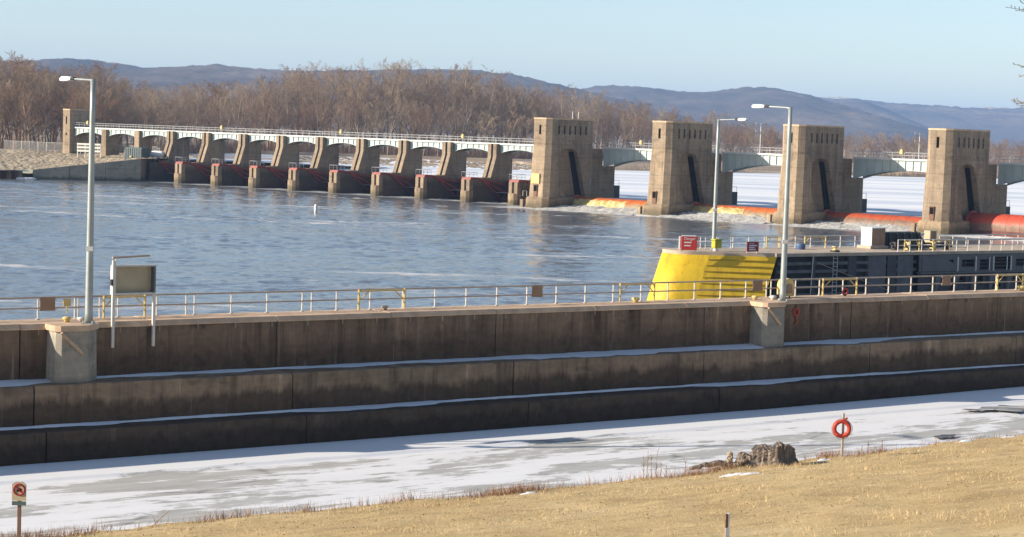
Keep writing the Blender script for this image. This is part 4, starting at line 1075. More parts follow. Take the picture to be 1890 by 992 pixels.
def tainter(label, s):
    G = dthing('tainter_gate', label, 'sluice gate', s, TAIN0, 0, 'dark curved sluice gates between the small piers')
    x0, x1 = 1.42, PITCH_T - 1.42
    tc, zc, R = 4.1, 4.75, 8.2
    prof = [(tc + R * math.cos(a), zc + R * math.sin(a)) for a in [math.radians(-2 - 38 * k / 10) for k in range(11)]]
    poly = prof + [(tc + (R + 0.18) * math.cos(a), zc + (R + 0.18) * math.sin(a)) for a in [math.radians(-2 - 38 * k / 10) for k in range(10, -1, -1)]]
    MB().prism(poly, 'x', x0, x1).build('skin_plate', 'rust', G)
    for a in (-8, -20, -32):
        y, z = tc + (R - 0.35) * math.cos(math.radians(a)), zc + (R - 0.35) * math.sin(math.radians(a))
        MB().box(x0, x1, y - 0.3, y + 0.3, z - 0.2, z + 0.2).build('girder', 'rust', G)
        for x in (x0 + 0.25, x1 - 0.25):
            MB().tube((x, tc + 0.2, zc), (x, y, z), 0.16, 0.2, 6).build('arm', 'redd', G)
    for k in range(5):
        x = x0 + (x1 - x0) * (k + 0.5) / 5
        MB().box(x - 0.06, x + 0.06, tc + R * 0.80, tc + R * 0.985, 0.4, 2.2).build('rib', 'rust', G)
    return G
ORD = ['first', 'second', 'third', 'fourth', 'fifth', 'sixth', 'seventh', 'eighth', 'ninth', 'tenth']
S9 = -9.56
for k in range(9):
    s = S9 - PITCH_T * (8 - k)
    small_pier('stepped concrete sluice pier with red bracket, %s from the left bank' % ORD[k] if k < 8 else 'stepped concrete sluice pier with red bracket, next to the masted tower', s)
for k in range(10):
    s = S9 - PITCH_T * (9 - k)
    if k < 9: tainter('dark curved sluice gate with red arms, %s from the left bank' % ORD[k], s)
# last narrow bay beside the tower
ab = small_pier('concrete abutment pier at the left bank, without a nose', S9 - PITCH_T * 9, False)

# --- bridge
def span(label, s0, s1, t, d_end, d_mid, nst):
    B = dthing('bridge_span', label, 'bridge span', s0, t, DECK, 'green girder spans of the service bridge')
    L = s1 - s0
    MB().box(0.02, L - 0.02, -0.35, 4.2, -0.34, 0.0).build('deck_slab', 'deckedge', B)
    for yy in (0.0, 3.6):
        n = 16; bot = []
        for i in range(n + 1):
            x = 0.1 + (L - 0.2) * i / n; q = abs(2 * i / n - 1)
            bot.append((x, -(d_mid + (d_end - d_mid) * q ** 2.2)))
        poly = [(0.1, -0.345), (L - 0.1, -0.345)] + bot[::-1]
        g = MB().prism(poly, 'y', yy, yy + 0.12).build('girder', 'girder', B)
        fl = MB()
        for i in range(n):
            (xa, za), (xb, zb) = bot[i], bot[i + 1]
            fl.add([(xa, yy - 0.2, za - 0.10), (xb, yy - 0.2, zb - 0.10), (xb, yy + 0.32, zb - 0.10), (xa, yy + 0.32, za - 0.10), (xa, yy - 0.2, za - 0.005), (xb, yy - 0.2, zb - 0.005), (xb, yy + 0.32, zb - 0.005), (xa, yy + 0.32, za - 0.005)],
                   [(0, 1, 2, 3), (4, 7, 6, 5), (0, 4, 5, 1), (3, 2, 6, 7), (0, 3, 7, 4), (1, 5, 6, 2)])
        fl.build('flange', 'girder', g)
        if yy == 0:
            for i in range(1, nst):
                x = L * i / nst; q = abs(2 * i / nst - 1); z = -(d_mid + (d_end - d_mid) * q ** 2.2)
                MB().box(x - 0.07, x + 0.07, -0.20, -0.004, z + 0.02, -0.36).build('stiffener', 'girder', g)
    for yy in (-0.25, 4.1):
        rl = MB()
        for zz in (1.12, 0.6): rl.tube((0.02, yy, zz), (L - 0.02, yy, zz), 0.05, 0.05, 4)
        h = rl.build('handrail', 'galv', B)
        pm = MB(); npst = max(3, int(L / 2.0))
        for i in range(npst + 1): pm.tube((0.08 + (L - 0.16) * i / npst, yy, 0.0), (0.08 + (L - 0.16) * i / npst, yy, 1.16), 0.055, 0.055, 4)
        tag(pm.build('rail_posts', 'railw', h), kind='stuff')
    return B
TB = TAIN0 + 10.4
for k in range(10):
    s = S9 - PITCH_T * (9 - k)
    e = s + PITCH_T if k < 9 else 0.5
    span('green bridge span over the %s small bay from the left bank' % ORD[k], s, e, TB, 2.6, 1.25, 8)
for k, lab in enumerate(['green bridge span right of the tower with masts', 'green bridge span just left of the right lamp post', 'green bridge span left of the last tower', 'green bridge span running off at the right edge']):
    span(lab, k * PITCH_R + 5.25, (k + 1) * PITCH_R + 0.75, 19.3, 4.1, 2.15, 16)
# two land spans with plain pillars, and the end tower
SL = S9 - PITCH_T * 9
for j in range(3):
    span('green bridge span on the left bank, %s from the end tower' % ['third', 'second', 'first'][j], SL - PITCH_T * (j + 1), SL - PITCH_T * j, TB, 2.4, 1.2, 7)
for j, lab in ((1, 'plain concrete pillar on the left bank nearest the abutment'), (2, 'plain concrete pillar on the left bank nearest the end tower')):
    P = dthing('bridge_pillar', lab, 'pillar', SL - PITCH_T * j, TB - 0.9, 0)
    MB().box(-0.95, 0.95, 0.0, 4.4, 3.5, 12.3).build('shaft', 'dam', P, bevel=0.05); MB().box(-1.1, 1.1, -0.15, 4.5, 3.0, 3.498).build('footing', 'dam', P)
P = dthing('end_tower', 'slim tan concrete tower at the left end of the dam', 'tower', SL - 3 * PITCH_T - 1.6, TB - 1.5, 0)
mb = MB(); mb.panel(-1.5, 1.5, 3.0, 17.1, [(-0.3, 0.3, 13.4, 15.4), (-0.3, 0.3, 10.4, 11.1)], lambda a, b, z0, z1: mb.box(a, b, 0, 0.3, z0, z1)); mb.build('wall', 'dam', P)
MB().box(-1.2, 1.2, 0.304, 6.7, 3.0, 17.1).build('core', 'black', P)
for sg in (-1, 1): MB().box(*sorted((sg * 1.204, sg * 1.5)), 0.304, 7.0, 3.0, 17.1).build('wall', 'dam', P)
MB().box(-1.56, 1.56, -0.06, 7.06, 17.104, 17.4).build('roof_slab', 'coping', P)

# yellow boxes on the bridge rail
for x, Y0, lab in ((103, 0, 'above the left bank'), (260, 0, 'above the second small pier'), (400, 0, 'above the fifth small bay'), (543, 0, 'above the eighth small pier'), (752, 1, 'left of the second tower'), (1058, 1, 'left of the last tower')):
    tt = TB - 0.3 if not Y0 else 19.0
    r = ray(x, 150); n2 = DV; k = (D0 + DV * tt).dot(n2) / (r.dot(n2)); q = r * k
    s = (Vector((q.x, q.y, 0)) - D0).dot(DE)
    t = dthing('rail_box', 'small yellow box on the bridge rail %s' % lab, 'box', s, tt, DECK)
    MB().box(-0.33, 0.33, -0.35, 0.05, 0.8, 1.5).build('body', 'yellowp', t, bevel=0.05)
    MB().prism([(-0.3, 1.502), (0.3, 1.502), (0.15, 1.75), (-0.15, 1.75)], 'y', -0.3, 0.0).build('hood', 'yellowp', t)
# hoist car parked beside the first tower
t = dthing('hoist_car', 'small dark hoist car on the bridge beside the masted tower', 'hoist', -4.2, TB + 2.5, DECK)
MB().box(-1.6, 1.6, -1.2, 1.2, 0.35, 1.6).build('body', 'dark', t, bevel=0.05); MB().box(0.3, 1.7, -1.0, 1.0, 1.604, 3.3).build('cab', 'dark', t, bevel=0.05)
for x in (-1.5, 0.2): MB().path([(x, -1.1, 1.6), (x + 0.3, -0.4, 3.6), (x + 0.3, 0.4, 3.6), (x, 1.1, 1.6)], 0.07).build('frame', 'railw', t)
for x in (-1.1, 1.1):
    for y in (-0.9, 0.9): MB().tube((x, y - 0.1, 0.3), (x, y + 0.1, 0.3), 0.3, 0.3, 12).build('wheel', 'black', t)

# --- left abutment: wing wall, sheet piles and things behind
t = thing('wing_wall', 'pale concrete wing wall rising from the water on the left bank', 'wall', (0, 0, 0), 0)
def wallstrip(a, b, za, zb, th, name, mt):
    a = Vector(a); b = Vector(b); d = (b - a).normalized(); nn = Vector((d.y, -d.x, 0)); 
    A0, B0 = a, b; A1, B1 = a - nn * th, b - nn * th
    vs = [(A0.x, A0.y, -1.5), (B0.x, B0.y, -1.5), (B1.x, B1.y, -1.5), (A1.x, A1.y, -1.5), (A0.x, A0.y, za), (B0.x, B0.y, zb), (B1.x, B1.y, zb), (A1.x, A1.y, za)]
    return MB().add(vs, [(0, 3, 2, 1), (4, 5, 6, 7), (0, 1, 5, 4), (1, 2, 6, 5), (2, 3, 7, 6), (3, 0, 4, 7)]).build(name, mt, t, bevel=0.05)
pa, pb = Vector((-117.2, 498.4, 0)), Vector((-92.6, 507.2, 0))
for k in range(3):
    f0, f1 = k / 3, (k + 1) / 3
    q0, q1 = pa.lerp(pb, f0 + 0.002), pb.lerp(pa, 1 - f1 + 0.002)
    wallstrip(q0, q1, 2.3 + 3.3 * f0, 2.3 + 3.3 * f1, 1.2, 'wall_panel', 'abut')
ep = DM(SL - 1.3, TAIN0 + 3.5)
wallstrip((-92.5, 507.2, 0), (ep.x, ep.y, 0), 5.7, 5.4, 1.2, 'return_panel', 'dam2')
t = thing('sheet_pile_wall', 'rusty sheet pile wall at the left edge of the river', 'wall', (0, 0, 0), 0)
a, b = Vector((-260, 474.5, 0)), Vector((-118.2, 497.6, 0)); n = 110; d = (b - a) / n; nn = Vector((d.y, -d.x, 0)).normalized()
pl = MB(); pts = []
sp_me = None
for i in range(n):
    q = a + d * i
    for k, (f, o_) in enumerate(((0, 0), (0.35, 0), (0.5, 0.35), (0.85, 0.35))):
        pts.append(q + d * f + nn * o_)
for i in range(0, len(pts) - 4, 4):
    mb = MB(); seg = pts[i:i + 5]
    vs = [(q.x, q.y, z) for z in (-1.4, 1.85) for q in seg]
    mb.add(vs, [(k, k + 1, k + 6, k + 5) for k in range(4)])
    if i > (n - 50) * 4: mb.build('sheet_pile', 'rust' if (i // 4) % 2 else 'brown', t)
    else: pl.add(vs, [(k, k + 1, k + 6, k + 5) for k in range(4)])
tag(pl.build('sheet_pile_run', 'brown', t), kind='stuff')
cp = MB(); cp.add([(q.x + nn.x * o_, q.y + nn.y * o_, z) for q in (a, b) for o_, z in ((0.45, 1.84), (0.45, 2.08), (-1.0, 2.08), (-1.0, 1.84))], [(0, 1, 5, 4), (1, 2, 6, 5), (2, 3, 7, 6), (3, 0, 4, 7)])
cp.build('pile_cap', 'deckedge', t)
t = thing('ice_floe', 'small white ice floe at the foot of the wing wall', 'ice floe', (-118.2, 495.5, 0), 0.2)
MB().loft([[(2.4 * math.cos(a) * k, 1.1 * math.sin(a) * k, z) for a in [2 * math.pi * i / 9 + 0.2 * math.sin(i * 7) for i in range(9)]] for k, z in ((1.0, -0.2), (1.02, 0.22), (0.8, 0.42))]).build('slab', 'snow', t)

# chain-link fence on the embankment crest
fa, fb = Vector((-139, 558, 6.0)), Vector((-92.5, 533, 6.05))
t = thing('chain_fence', 'grey wire fence along the embankment crest', 'fence', fa, math.atan2(fb.y - fa.y, fb.x - fa.x))
L = (fb - fa).length; n = 18
pm = MB().tube((0, 0, -0.4), (0, 0, 2.35), 0.06, 0.06, 5).mesh('fence_post')
for i in range(n + 1): obj('fence_post', pm, 'galv', t, (L * i / n, 0, 0))
MB().tube((0, 0, 2.3), (L, 0, 2.3), 0.04, 0.04, 5).build('rail', 'galv', t)
wm = MB(); nw = 150
for i in range(nw): wm.box(L * i / nw, L * i / nw + 0.05, -0.015, 0.015, 0.1, 2.28)
tag(wm.build('wire_mesh', 'galv', t), kind='stuff')
# white barrier, ribbed bulkhead stack, white tank
q = at_y(104, 172, 528)
t = thing('white_barrier', 'white horizontal board barrier behind the wing wall', 'barrier', (q.x, q.y, 5.5), -0.4)
for z in (1.0, 1.9, 2.75): MB().box(-3.6, 3.6, -0.05, 0.05, z, z + 0.42).build('board', 'railw', t)
for x in (-3.5, -1.2, 1.2, 3.5): MB().box(x - 0.09, x + 0.09, 0.055, 0.2, -0.8, 3.2).build('post', 'railw', t)
q = at_y(161, 177, 517)
t = thing('bulkhead_stack', 'dark green ribbed steel box beside the abutment', 'steel box', (q.x, q.y, 5.3), -0.55)
MB().box(-2.8, 2.8, -1.5, 1.5, -0.2, 2.9).build('body', 'teal', t, bevel=0.05); MB().prism([(-3.4, 0.6), (-2.81, 2.9), (-2.81, 0.0), (-3.4, 0.0)], 'y', -1.5, 1.5).build('sloped_end', 'greysteel', t)
for k in range(8): MB().box(-2.6 + 0.72 * k, -2.46 + 0.72 * k, -1.62, -1.504, 0.0, 2.7).build('rib', 'greysteel', t)
MB().tube((-0.6, -1.64, 0.6), (-0.6, -1.9, 0.6), 0.25, 0.25, 10).build('warning_light', 'yellowp', t)
q = at_y(185, 178, 519)
t = thing('white_tank', 'white rounded tank on a saddle beside the first sluice pier', 'tank', (q.x, q.y, 5.25), -0.3)
MB().loft([[(x, 0.95 * r * math.cos(2 * math.pi * i / 12), 1.3 + 0.95 * r * math.sin(2 * math.pi * i / 12)) for i in range(12)] for x, r in ((-1.9, 0.4), (-1.6, 0.9), (-1.0, 1.0), (1.0, 1.0), (1.5, 0.85), (1.8, 0.35))]).build('shell', 'white', t, True)
for x in (-1.0, 0.9): MB().box(x - 0.15, x + 0.15, -0.8, 0.8, -0.3, 0.8).build('saddle', 'galv', t)
# buoy
q = at_z(370, 241, 0)
t = thing('river_buoy', 'small white buoy floating in the river', 'buoy', (q.x, q.y, 0), 0)
MB().lathe((0, 0, 0), [(0.20, -0.4), (0.30, 0.0), (0.30, 0.9), (0.22, 1.1), (0.1, 1.2)], 12).build('float', 'white', t, True); MB().torus((0, 0, 0.75), (0, 0, 1), 0.295, 0.02, 16, 6).build('band', 'orange', t, True)

# ================================================================== FOREGROUND
def gz_at(x, y): return float(bank_z(np.array([x]), np.array([y]))[0])
# life ring on its post
LX, LY = 16.2, 98.0
t = thing('life_ring_stand', 'red life ring hanging on a thin wooden post on the bank', 'life ring', (LX, LY, gz_at(LX, LY) - 0.02), 0.1)
MB().box(-0.05, 0.05, -0.05, 0.05, -0.3, 2.15).build('post', 'woodl', t, bevel=0.01)
rg = MB().torus((-0.10, -0.14, 1.42), (0.12, 1, 0.05), 0.36, 0.105, 32, 12).build('ring', 'orange', t, True)
for a in range(4):
    an = math.pi / 4 + a * math.pi / 2; c = Vector((-0.10 + 0.36 * math.cos(an), -0.14, 1.42 + 0.36 * math.sin(an)))
    MB().torus(c, (-math.sin(an), 0, math.cos(an)), 0.112, 0.018, 14, 5).build('grab_band', 'signred', rg, True)
rp = []
for a in range(33):
    an = 2 * math.pi * a / 32; rr = 0.47 + 0.05 * abs(math.sin(2 * (an - math.pi / 4)))
    rp.append((-0.10 + rr * math.cos(an), -0.15, 1.42 + rr * math.sin(an)))
MB().path(rp, 0.014, 4).build('grab_rope', 'woodl', rg)
MB().tube((0.0, -0.12, 1.80), (0.16, -0.10, 1.95), 0.06, 0.05).build('rope_bag', 'orange', t); MB().tube((-0.05, -0.05, 1.74), (-0.06, -0.2, 1.76), 0.02).build('hook', 'galv', t)

# tree stump with flared, fissured sides
def stump_mesh(R, h, seed, flare=0.55, n=48, m=12, notch=None):
    r = np.random.default_rng(seed); V = []
    ph = r.uniform(0, 6.28, 6)
    for j in range(m + 1):
        z = h * j / m; fl = 1 + flare * (1 - j / m) ** 2.2
        for i in range(n):
            a = 2 * math.pi * i / n
            lob = 1 + 0.12 * math.sin(4 * a + ph[0]) + 0.07 * math.sin(9 * a + ph[1]) * (1.2 - j / m) + 0.05 * math.sin(17 * a + ph[2]) + r.uniform(-0.055, 0.055)
            top = z * (1 + (0.10 * math.sin(2 * a + ph[3]) + 0.06 * math.sin(5 * a + ph[4]) + r.uniform(-0.03, 0.03)) * (j / m) ** 2)
            V.append((R * fl * lob * math.cos(a) * 1.15, R * fl * lob * math.sin(a) * 0.85, top - 0.15))
    c = len(V); V.append((0, 0, h * 0.86 - 0.15))
    F = [(j * n + i, j * n + (i + 1) % n, (j + 1) * n + (i + 1) % n, (j + 1) * n + i) for j in range(m) for i in range(n)]
    F += [(m * n + i, m * n + (i + 1) % n, c) for i in range(n)]
    me = bpy.data.meshes.new('stump'); me.from_pydata(V, [], F); me.update(); return me
SXp, SYp = 12.25, 95.0
zz = gz_at(SXp, SYp)
t = thing('tree_stump', 'broad weathered tree stump on the grassy bank', 'stump', (SXp, SYp, zz), 0.2)
t.scale = (1.05, 1.0, 1.0)
obj('bole', stump_mesh(0.62, 0.98, 3), 'stump', t, (0.0, 0, 0)); obj('bole', stump_mesh(0.46, 1.02, 8), 'stump', t, (0.72, 0.25, 0.02)); obj('root_flare', stump_mesh(0.42, 0.72, 12, 0.9), 'stump', t, (-0.78, 0.1, -0.02))
# driftwood root beside it
q = (10.0, 94.3); zz = gz_at(*q)
t = thing('driftwood_root', 'knobbly brown driftwood root lying left of the stump', 'driftwood', (q[0], q[1], zz), 0.15)
def knotty(pts, rs, seed):
    r = random.Random(seed); P = []; Rr = []
    for i in range(len(pts) - 1):
        for k in range(4):
            f = k / 4; a = Vector(pts[i]).lerp(Vector(pts[i + 1]), f); P.append(a + Vector((r.uniform(-.04, .04), r.uniform(-.04, .04), r.uniform(-.04, .04)))); Rr.append((rs[i] * (1 - f) + rs[i + 1] * f) * r.uniform(0.75, 1.25))
    P.append(Vector(pts[-1])); Rr.append(rs[-1]); return MB().path(P, Rr, 8)
knotty([(-1.5, -0.1, 0.0), (-0.9, 0, 0.12), (-0.2, 0.05, 0.28), (0.4, 0, 0.2), (1.0, 0.1, 0.1)], [0.07, 0.12, 0.18, 0.16, 0.1], 1).build('trunk', 'stump', t)
knotty([(0.25, 0, 0.2), (0.45, 0, 0.5), (0.42, 0.05, 0.72)], [0.16, 0.13, 0.15], 2).build('knob', 'trunk', t)
knotty([(0.6, 0, 0.15), (0.95, -0.1, 0.36), (1.15, -0.05, 0.4)], [0.12, 0.1, 0.08], 4).build('branch_stub', 'trunk', t)
# warning sign bottom left
q = (-17.3, 68.6); zz = gz_at(*q)
s_z = at_y(23, 569, 68.6).z
t = thing('prohibition_sign', 'small sign with red prohibition ring on a wooden post, bottom left', 'sign', (at_y(22.5, 569, 68.6).x, 68.6, zz), 0.0)
hc = s_z - zz
MB().box(-0.055, 0.055, 0.02, 0.12, -0.4, hc + 0.2).build('post', 'wood', t)
oc = [(-0.24, hc - 0.34), (0.24, hc - 0.34), (0.24, hc + 0.22), (0.12, hc + 0.31), (-0.12, hc + 0.31), (-0.24, hc + 0.22)]
fp = MB().prism(oc, 'y', -0.012, 0.012).build('plate', 'tan', t)
MB().torus((0, -0.02, hc + 0.04), (0, 1, 0), 0.185, 0.028, 28, 6).build('ring', 'signred2', fp, True)
MB().tube((-0.13, -0.022, hc + 0.17), (0.13, -0.022, hc - 0.09), 0.022).build('slash', 'signred2', fp)
MB().lathe((0.0, 0, 0), [(0.01, 0)], 3) if False else None
fg = MB(); fg.prism([(-0.09, hc - 0.02), (-0.05, hc + 0.07), (0.06, hc + 0.09), (0.1, hc + 0.03), (0.03, hc - 0.04)], 'y', -0.017, -0.0125); fg.build('pictogram', 'black', fp)
MB().box(-0.24, 0.24, -0.012, 0.012, hc - 0.50, hc - 0.36).build('caption_plate', 'teal', t)
# marker stake on the lawn near the bottom edge
def ground_hit(px, py):
    r = ray(px, py); Y = 40.0
    while Y < 130:
        q = Vector((0, 0, CAM_H)) + r * (Y / r.y)
        if q.z < gz_at(q.x, q.y): return q
        Y += 0.25
    return q
q = ground_hit(851, 624); YS = q.y; zz = gz_at(q.x, YS)
t = thing('marker_stake', 'short brown and white marker stake in the lawn near the bottom edge', 'stake', (q.x, YS, zz), 0.3)
tz = at_y(851, 596, YS).z - zz
MB().box(-0.05, 0.03, -0.03, 0.03, -0.3, tz).build('stake', 'wood', t); MB().box(0.034, 0.09, -0.03, 0.03, -0.3, tz + 0.03).build('white_strip', 'white', t)
MB().box(-0.06, 0.09, -0.05, -0.032, -0.2, tz * 0.42).build('sleeve', 'white', t)

# ------------------------------------------------------------------ grass, weeds
def blades(name, P, hgt, wid, lean, mt, seed, label, cat):
    r = np.random.default_rng(seed); n = len(P)
    a = r.uniform(0, 2 * np.pi, n); w = wid * r.uniform(0.6, 1.3, n); h = hgt * r.uniform(0.5, 1.4, n)
    dx, dy = np.cos(a), np.sin(a); la = r.uniform(0, 2 * np.pi, n); ll = lean * h * r.uniform(0, 1, n)
    V = np.empty((n, 3, 3)); V[:, 0] = P; V[:, 1] = P; V[:, 2] = P
    V[:, 0, 0] -= dx * w / 2; V[:, 0, 1] -= dy * w / 2; V[:, 1, 0] += dx * w / 2; V[:, 1, 1] += dy * w / 2
    V[:, 2, 0] += np.cos(la) * ll; V[:, 2, 1] += np.sin(la) * ll; V[:, 2, 2] += h
    V[:, :2, 2] -= 0.02
    o = obj(name, np_mesh(name, V.reshape(-1, 3), np.arange(3 * n).reshape(-1, 3)), mt)
    return tag(o, label, cat, kind='stuff')
mt, nt, p = new_mat('dry_grass_blades'); M['blade'] = mt
nt.links.new(ramp(nt, noise(nt, pos_map(nt), 2.5, 5, 0.8), [(0.3, (0.52, 0.36, 0.165)), (0.5, (0.69, 0.50, 0.255)), (0.7, (0.80, 0.62, 0.36))]), p.inputs['Base Color']); setin(p, Roughness=0.9)
n = 170000
x = NR.uniform(-22, 36, n); y = bank_edge(x) - 0.6 - NR.random(n) ** 1.1 * 48
clump = fbm(x * 0.9, y * 0.9, 77, 4); keep = clump > NR.uniform(0.18, 0.62, n)
x, y = x[keep], y[keep]
blades('dry_lawn_grass', np.stack([x, y, bank_z(x, y)], -1), 0.05, 0.014, 1.6, 'blade', 5, 'short dry tan grass covering the near bank', 'grass')
n = 60000
x = NR.uniform(-22, 36, n); y = bank_edge(x) - 0.8 - NR.random(n) * 50
cl = vnoise(x * 1.3, y * 1.3, 301) * 0.6 + vnoise(x * 0.3, y * 0.3, 303) * 0.4; keep = cl > 0.66; x, y = x[keep], y[keep]
blades('grass_tufts', np.stack([x, y, bank_z(x, y)], -1), 0.15, 0.018, 0.9, 'blade', 25, 'taller tufts of matted dead grass on the bank', 'grass')
n = 1700
x = NR.uniform(-18, 34, n); y = bank_edge(x) - 0.5 - NR.random(n) ** 1.5 * 45
blades('fallen_leaves', np.stack([x, y, bank_z(x, y) + 0.03], -1), 0.03, 0.06, 2.2, 'wood', 35, 'brown fallen leaves scattered on the dead grass', 'leaves')
a_ = NR.uniform(0, 6.28, 1500); d_ = 1.0 + np.abs(NR.normal(0, 0.35, 1500)); x = SXp - 0.3 + np.cos(a_) * d_ * 1.55; y = SYp + np.sin(a_) * d_ * 0.75
blades('stump_grass', np.stack([x, y, bank_z(x, y)], -1), 0.15, 0.02, 1.0, 'blade', 45, 'dead grass gathered round the foot of the stump', 'grass')
# russet weeds along the water's edge
n = 46000
x = NR.uniform(-22, 36, n); off = NR.normal(0.75, 0.6, n)
dens = np.clip((fbm(x * 0.22, x * 0, 91, 4) - 0.26) * 3, 0.05, 1); dens *= np.where((x > -8) & (x < 9), 1.0, 0.55)
keep = NR.random(n) < dens; x, off = x[keep], off[keep]
y = bank_edge(x) - off
blades('shore_weeds', np.stack([x, y, bank_z(x, y)], -1), 0.36, 0.022, 0.9, 'weed', 6, 'russet dry weeds fringing the bank along the ice', 'weeds')
# tall single stalks
def stalk(x, y, h, lab, nb=4, lean=0.0):
    z = gz_at(x, y); t = thing('dry_stalk', lab, 'dry stalk', (x, y, z), rng.uniform(0, 6), 'dry stalks: ' + lab)
    top = Vector((lean * h, 0.03 * h, h))
    MB().path([(0, 0, -0.1), top * 0.5 + Vector((0.02, 0, 0)), top], [0.018, 0.014, 0.008], 4).build('stem', 'weed', t)
    for k in range(nb):
        f = rng.uniform(0.45, 0.98); a = rng.uniform(0, 6.28); l = 0.16 * h
        b = top * f; MB().tube(b, b + Vector((math.cos(a) * l * 0.6, math.sin(a) * l * 0.6, l)), 0.011, 0.006, 4).build('twig', 'weed', t)
for k, (px, py, h) in enumerate([(754, 550, 1.25), (758, 549, 1.6), (763, 549, 1.4), (768, 548, 1.7), (774, 547, 1.3), (781, 546, 1.1), (803, 545, 1.2), (690, 556, 0.9), (716, 553, 0.6), (820, 540, 0.7), (1008, 528, 0.55), (1016, 527, 0.7), (1032, 525, 0.6)]):
    q = at_z(px, py, 0.45)
    lb = 'thin dry stalk in the clump left of the driftwood root' if 750 < px < 790 else {803: 'lone dry stalk between the clump and the driftwood root', 690: 'lone dry stalk at the ice left of the stalk clump', 716: 'short dry stalk just left of the stalk clump', 820: 'short dry stalk beside the driftwood root'}.get(px, 'short dry stalk at the ice right of the life ring')
    stalk(q.x, q.y - 0.3, h, lb)
t = thing('fallen_twig', 'thin bare twig sticking out over the ice at lower left', 'twig', tuple(at_z(180, 606, 0.25)), 0)
MB().path([(0, 0, -0.1), (0.35, 0, 0.25), (0.62, 0.05, 0.48)], [0.02, 0.016, 0.008], 5).build('stem', 'weed', t)
# snow remnants on the bank
for k, (px, py, w) in enumerate([(858, 551, 1.3), (880, 549, 0.9), (966, 533, 0.7), (620, 572, 0.8), (1130, 511, 0.9), (1180, 506, 0.8)]):
    q = at_z(px, py, 0.8); 
    for _ in range(4): q = at_z(px, py, gz_at(q.x, q.y))
    rr = 9; V = []; 
    us = np.linspace(-1, 1, 15); vv = np.linspace(-1, 1, 7)
    for a in us:
        for b in vv:
            X = q.x + a * w * 0.9 + b * 0.1; Y = q.y + b * 0.28 + 0.25 * a * w
            e = max(0, 1 - (a * a + b * b)) * (0.6 + 0.6 * rng.random())
            V.append((X, Y, gz_at(X, Y) - 0.10 + 0.18 * e))
    o = obj('snow_patch', np_mesh('snow_patch', V, grid_faces(15, 7), True), 'snow')
    tag(o, 'thin leftover snow patch on the dry bank', 'snow', 'leftover snow patches on the bank', kind='stuff')

# ================================================================== TREES
def tube_arrays(segs, n):
    """segs: list of (p0,p1,r0,r1) -> open n-sided tubes as numpy arrays"""
    A = np.array([list(a) + list(b) + [c, d] for a, b, c, d in segs]); P0, P1, r0, r1 = A[:, :3], A[:, 3:6], A[:, 6], A[:, 7]
    d = P1 - P0; d /= np.linalg.norm(d, axis=1)[:, None] + 1e-9
    ref = np.where(np.abs(d[:, 2:3]) < 0.9, np.array([[0, 0, 1.0]]), np.array([[1.0, 0, 0]]))
    a = np.cross(d, ref); a /= np.linalg.norm(a, axis=1)[:, None]; b = np.cross(d, a)
    V = []
    for P, r in ((P0, r0), (P1, r1)):
        for i in range(n):
            t = 2 * math.pi * i / n; V.append(P + (a * math.cos(t) + b * math.sin(t)) * r[:, None])
    V = np.stack(V, 1); m = len(segs)
    base = (np.arange(m) * 2 * n)[:, None, None]
    f = np.array([[i, (i + 1) % n, n + (i + 1) % n, n + i] for i in range(n)])[None]
    return V.reshape(-1, 3), (base + f).reshape(-1, 4)
def gen_tree(seed, H=1.0, spread=0.42, limbs=13, sub=7, sub2=6, tw=5, first=0.22, thick=1.0, droop=0.25):
    """bare tree of unit height: wood segments and twig segments"""
    r = random.Random(seed); wood = []; twigs = []
    def grow(p, d, L, rad, lev):
        ns = 4 if lev == 0 else (3 if lev < 3 else 1)
        pts = [p]; dirs = [d]
        for k in range(ns):
            jit = 0.10 if lev == 0 else 0.22
            d = (d + Vector((r.gauss(0, jit), r.gauss(0, jit), r.gauss(0, jit) * 0.5 + (droop * 0.5 if lev else 0.1)))).normalized()
            pts.append(pts[-1] + d * (L / ns)); dirs.append(d)
        for k in range(ns):
            ra = rad * (1 - 0.75 * k / ns); rb = rad * (1 - 0.75 * (k + 1) / ns)
            (wood if lev < 2 else twigs).append((pts[k], pts[k + 1], max(ra, 0.0005), max(rb, 0.00045)))
        if lev >= 4: return
        cnt = (limbs, sub, sub2, tw)[lev]
        for c in range(cnt):
            f = (first + (1 - first) * (c + r.random()) / cnt) if lev == 0 else (0.22 + 0.78 * (c + r.random()) / cnt)
            f = min(f, 0.999); k = min(int(f * ns), ns - 1); q = pts[k].lerp(pts[k + 1], f * ns - k)
            dd = dirs[k + 1]; az = r.uniform(0, 6.283) if lev else (c * 2.4 + r.uniform(-0.5, 0.5))
            o1 = dd.orthogonal().normalized(); o2 = dd.cross(o1)
            out = o1 * math.cos(az) + o2 * math.sin(az)
            ang = math.radians(r.uniform(28, 58) if lev else r.uniform(25, 62) * (1.1 - 0.5 * f))
            nd = (dd * math.cos(ang) + out * math.sin(ang)).normalized()
            if lev == 0: nl = spread * (1.15 - 0.75 * f) * r.uniform(0.75, 1.15)
            else: nl = L * r.uniform(0.32, 0.52) * (1.1 - 0.4 * f)
            grow(q, nd, nl, rad * (1 - 0.75 * f) * (0.5 if lev == 0 else 0.55), lev + 1)
    grow(Vector((0, 0, -0.01)), Vector((r.gauss(0, 0.04), r.gauss(0, 0.04), 1)).normalized(), 0.80, 0.0135 * thick, 0)
    zt = max(s[1].z for s in twigs)
    sc = 1.0 / zt
    S = lambda L: [(tuple(a * sc), tuple(b * sc), c, d) for a, b, c, d in L]
    return S(wood), S(twigs)
def scale_r(segs, mn): return [(a, b, max(c, mn), max(d, mn * 0.8)) for a, b, c, d in segs]
PROTO = []
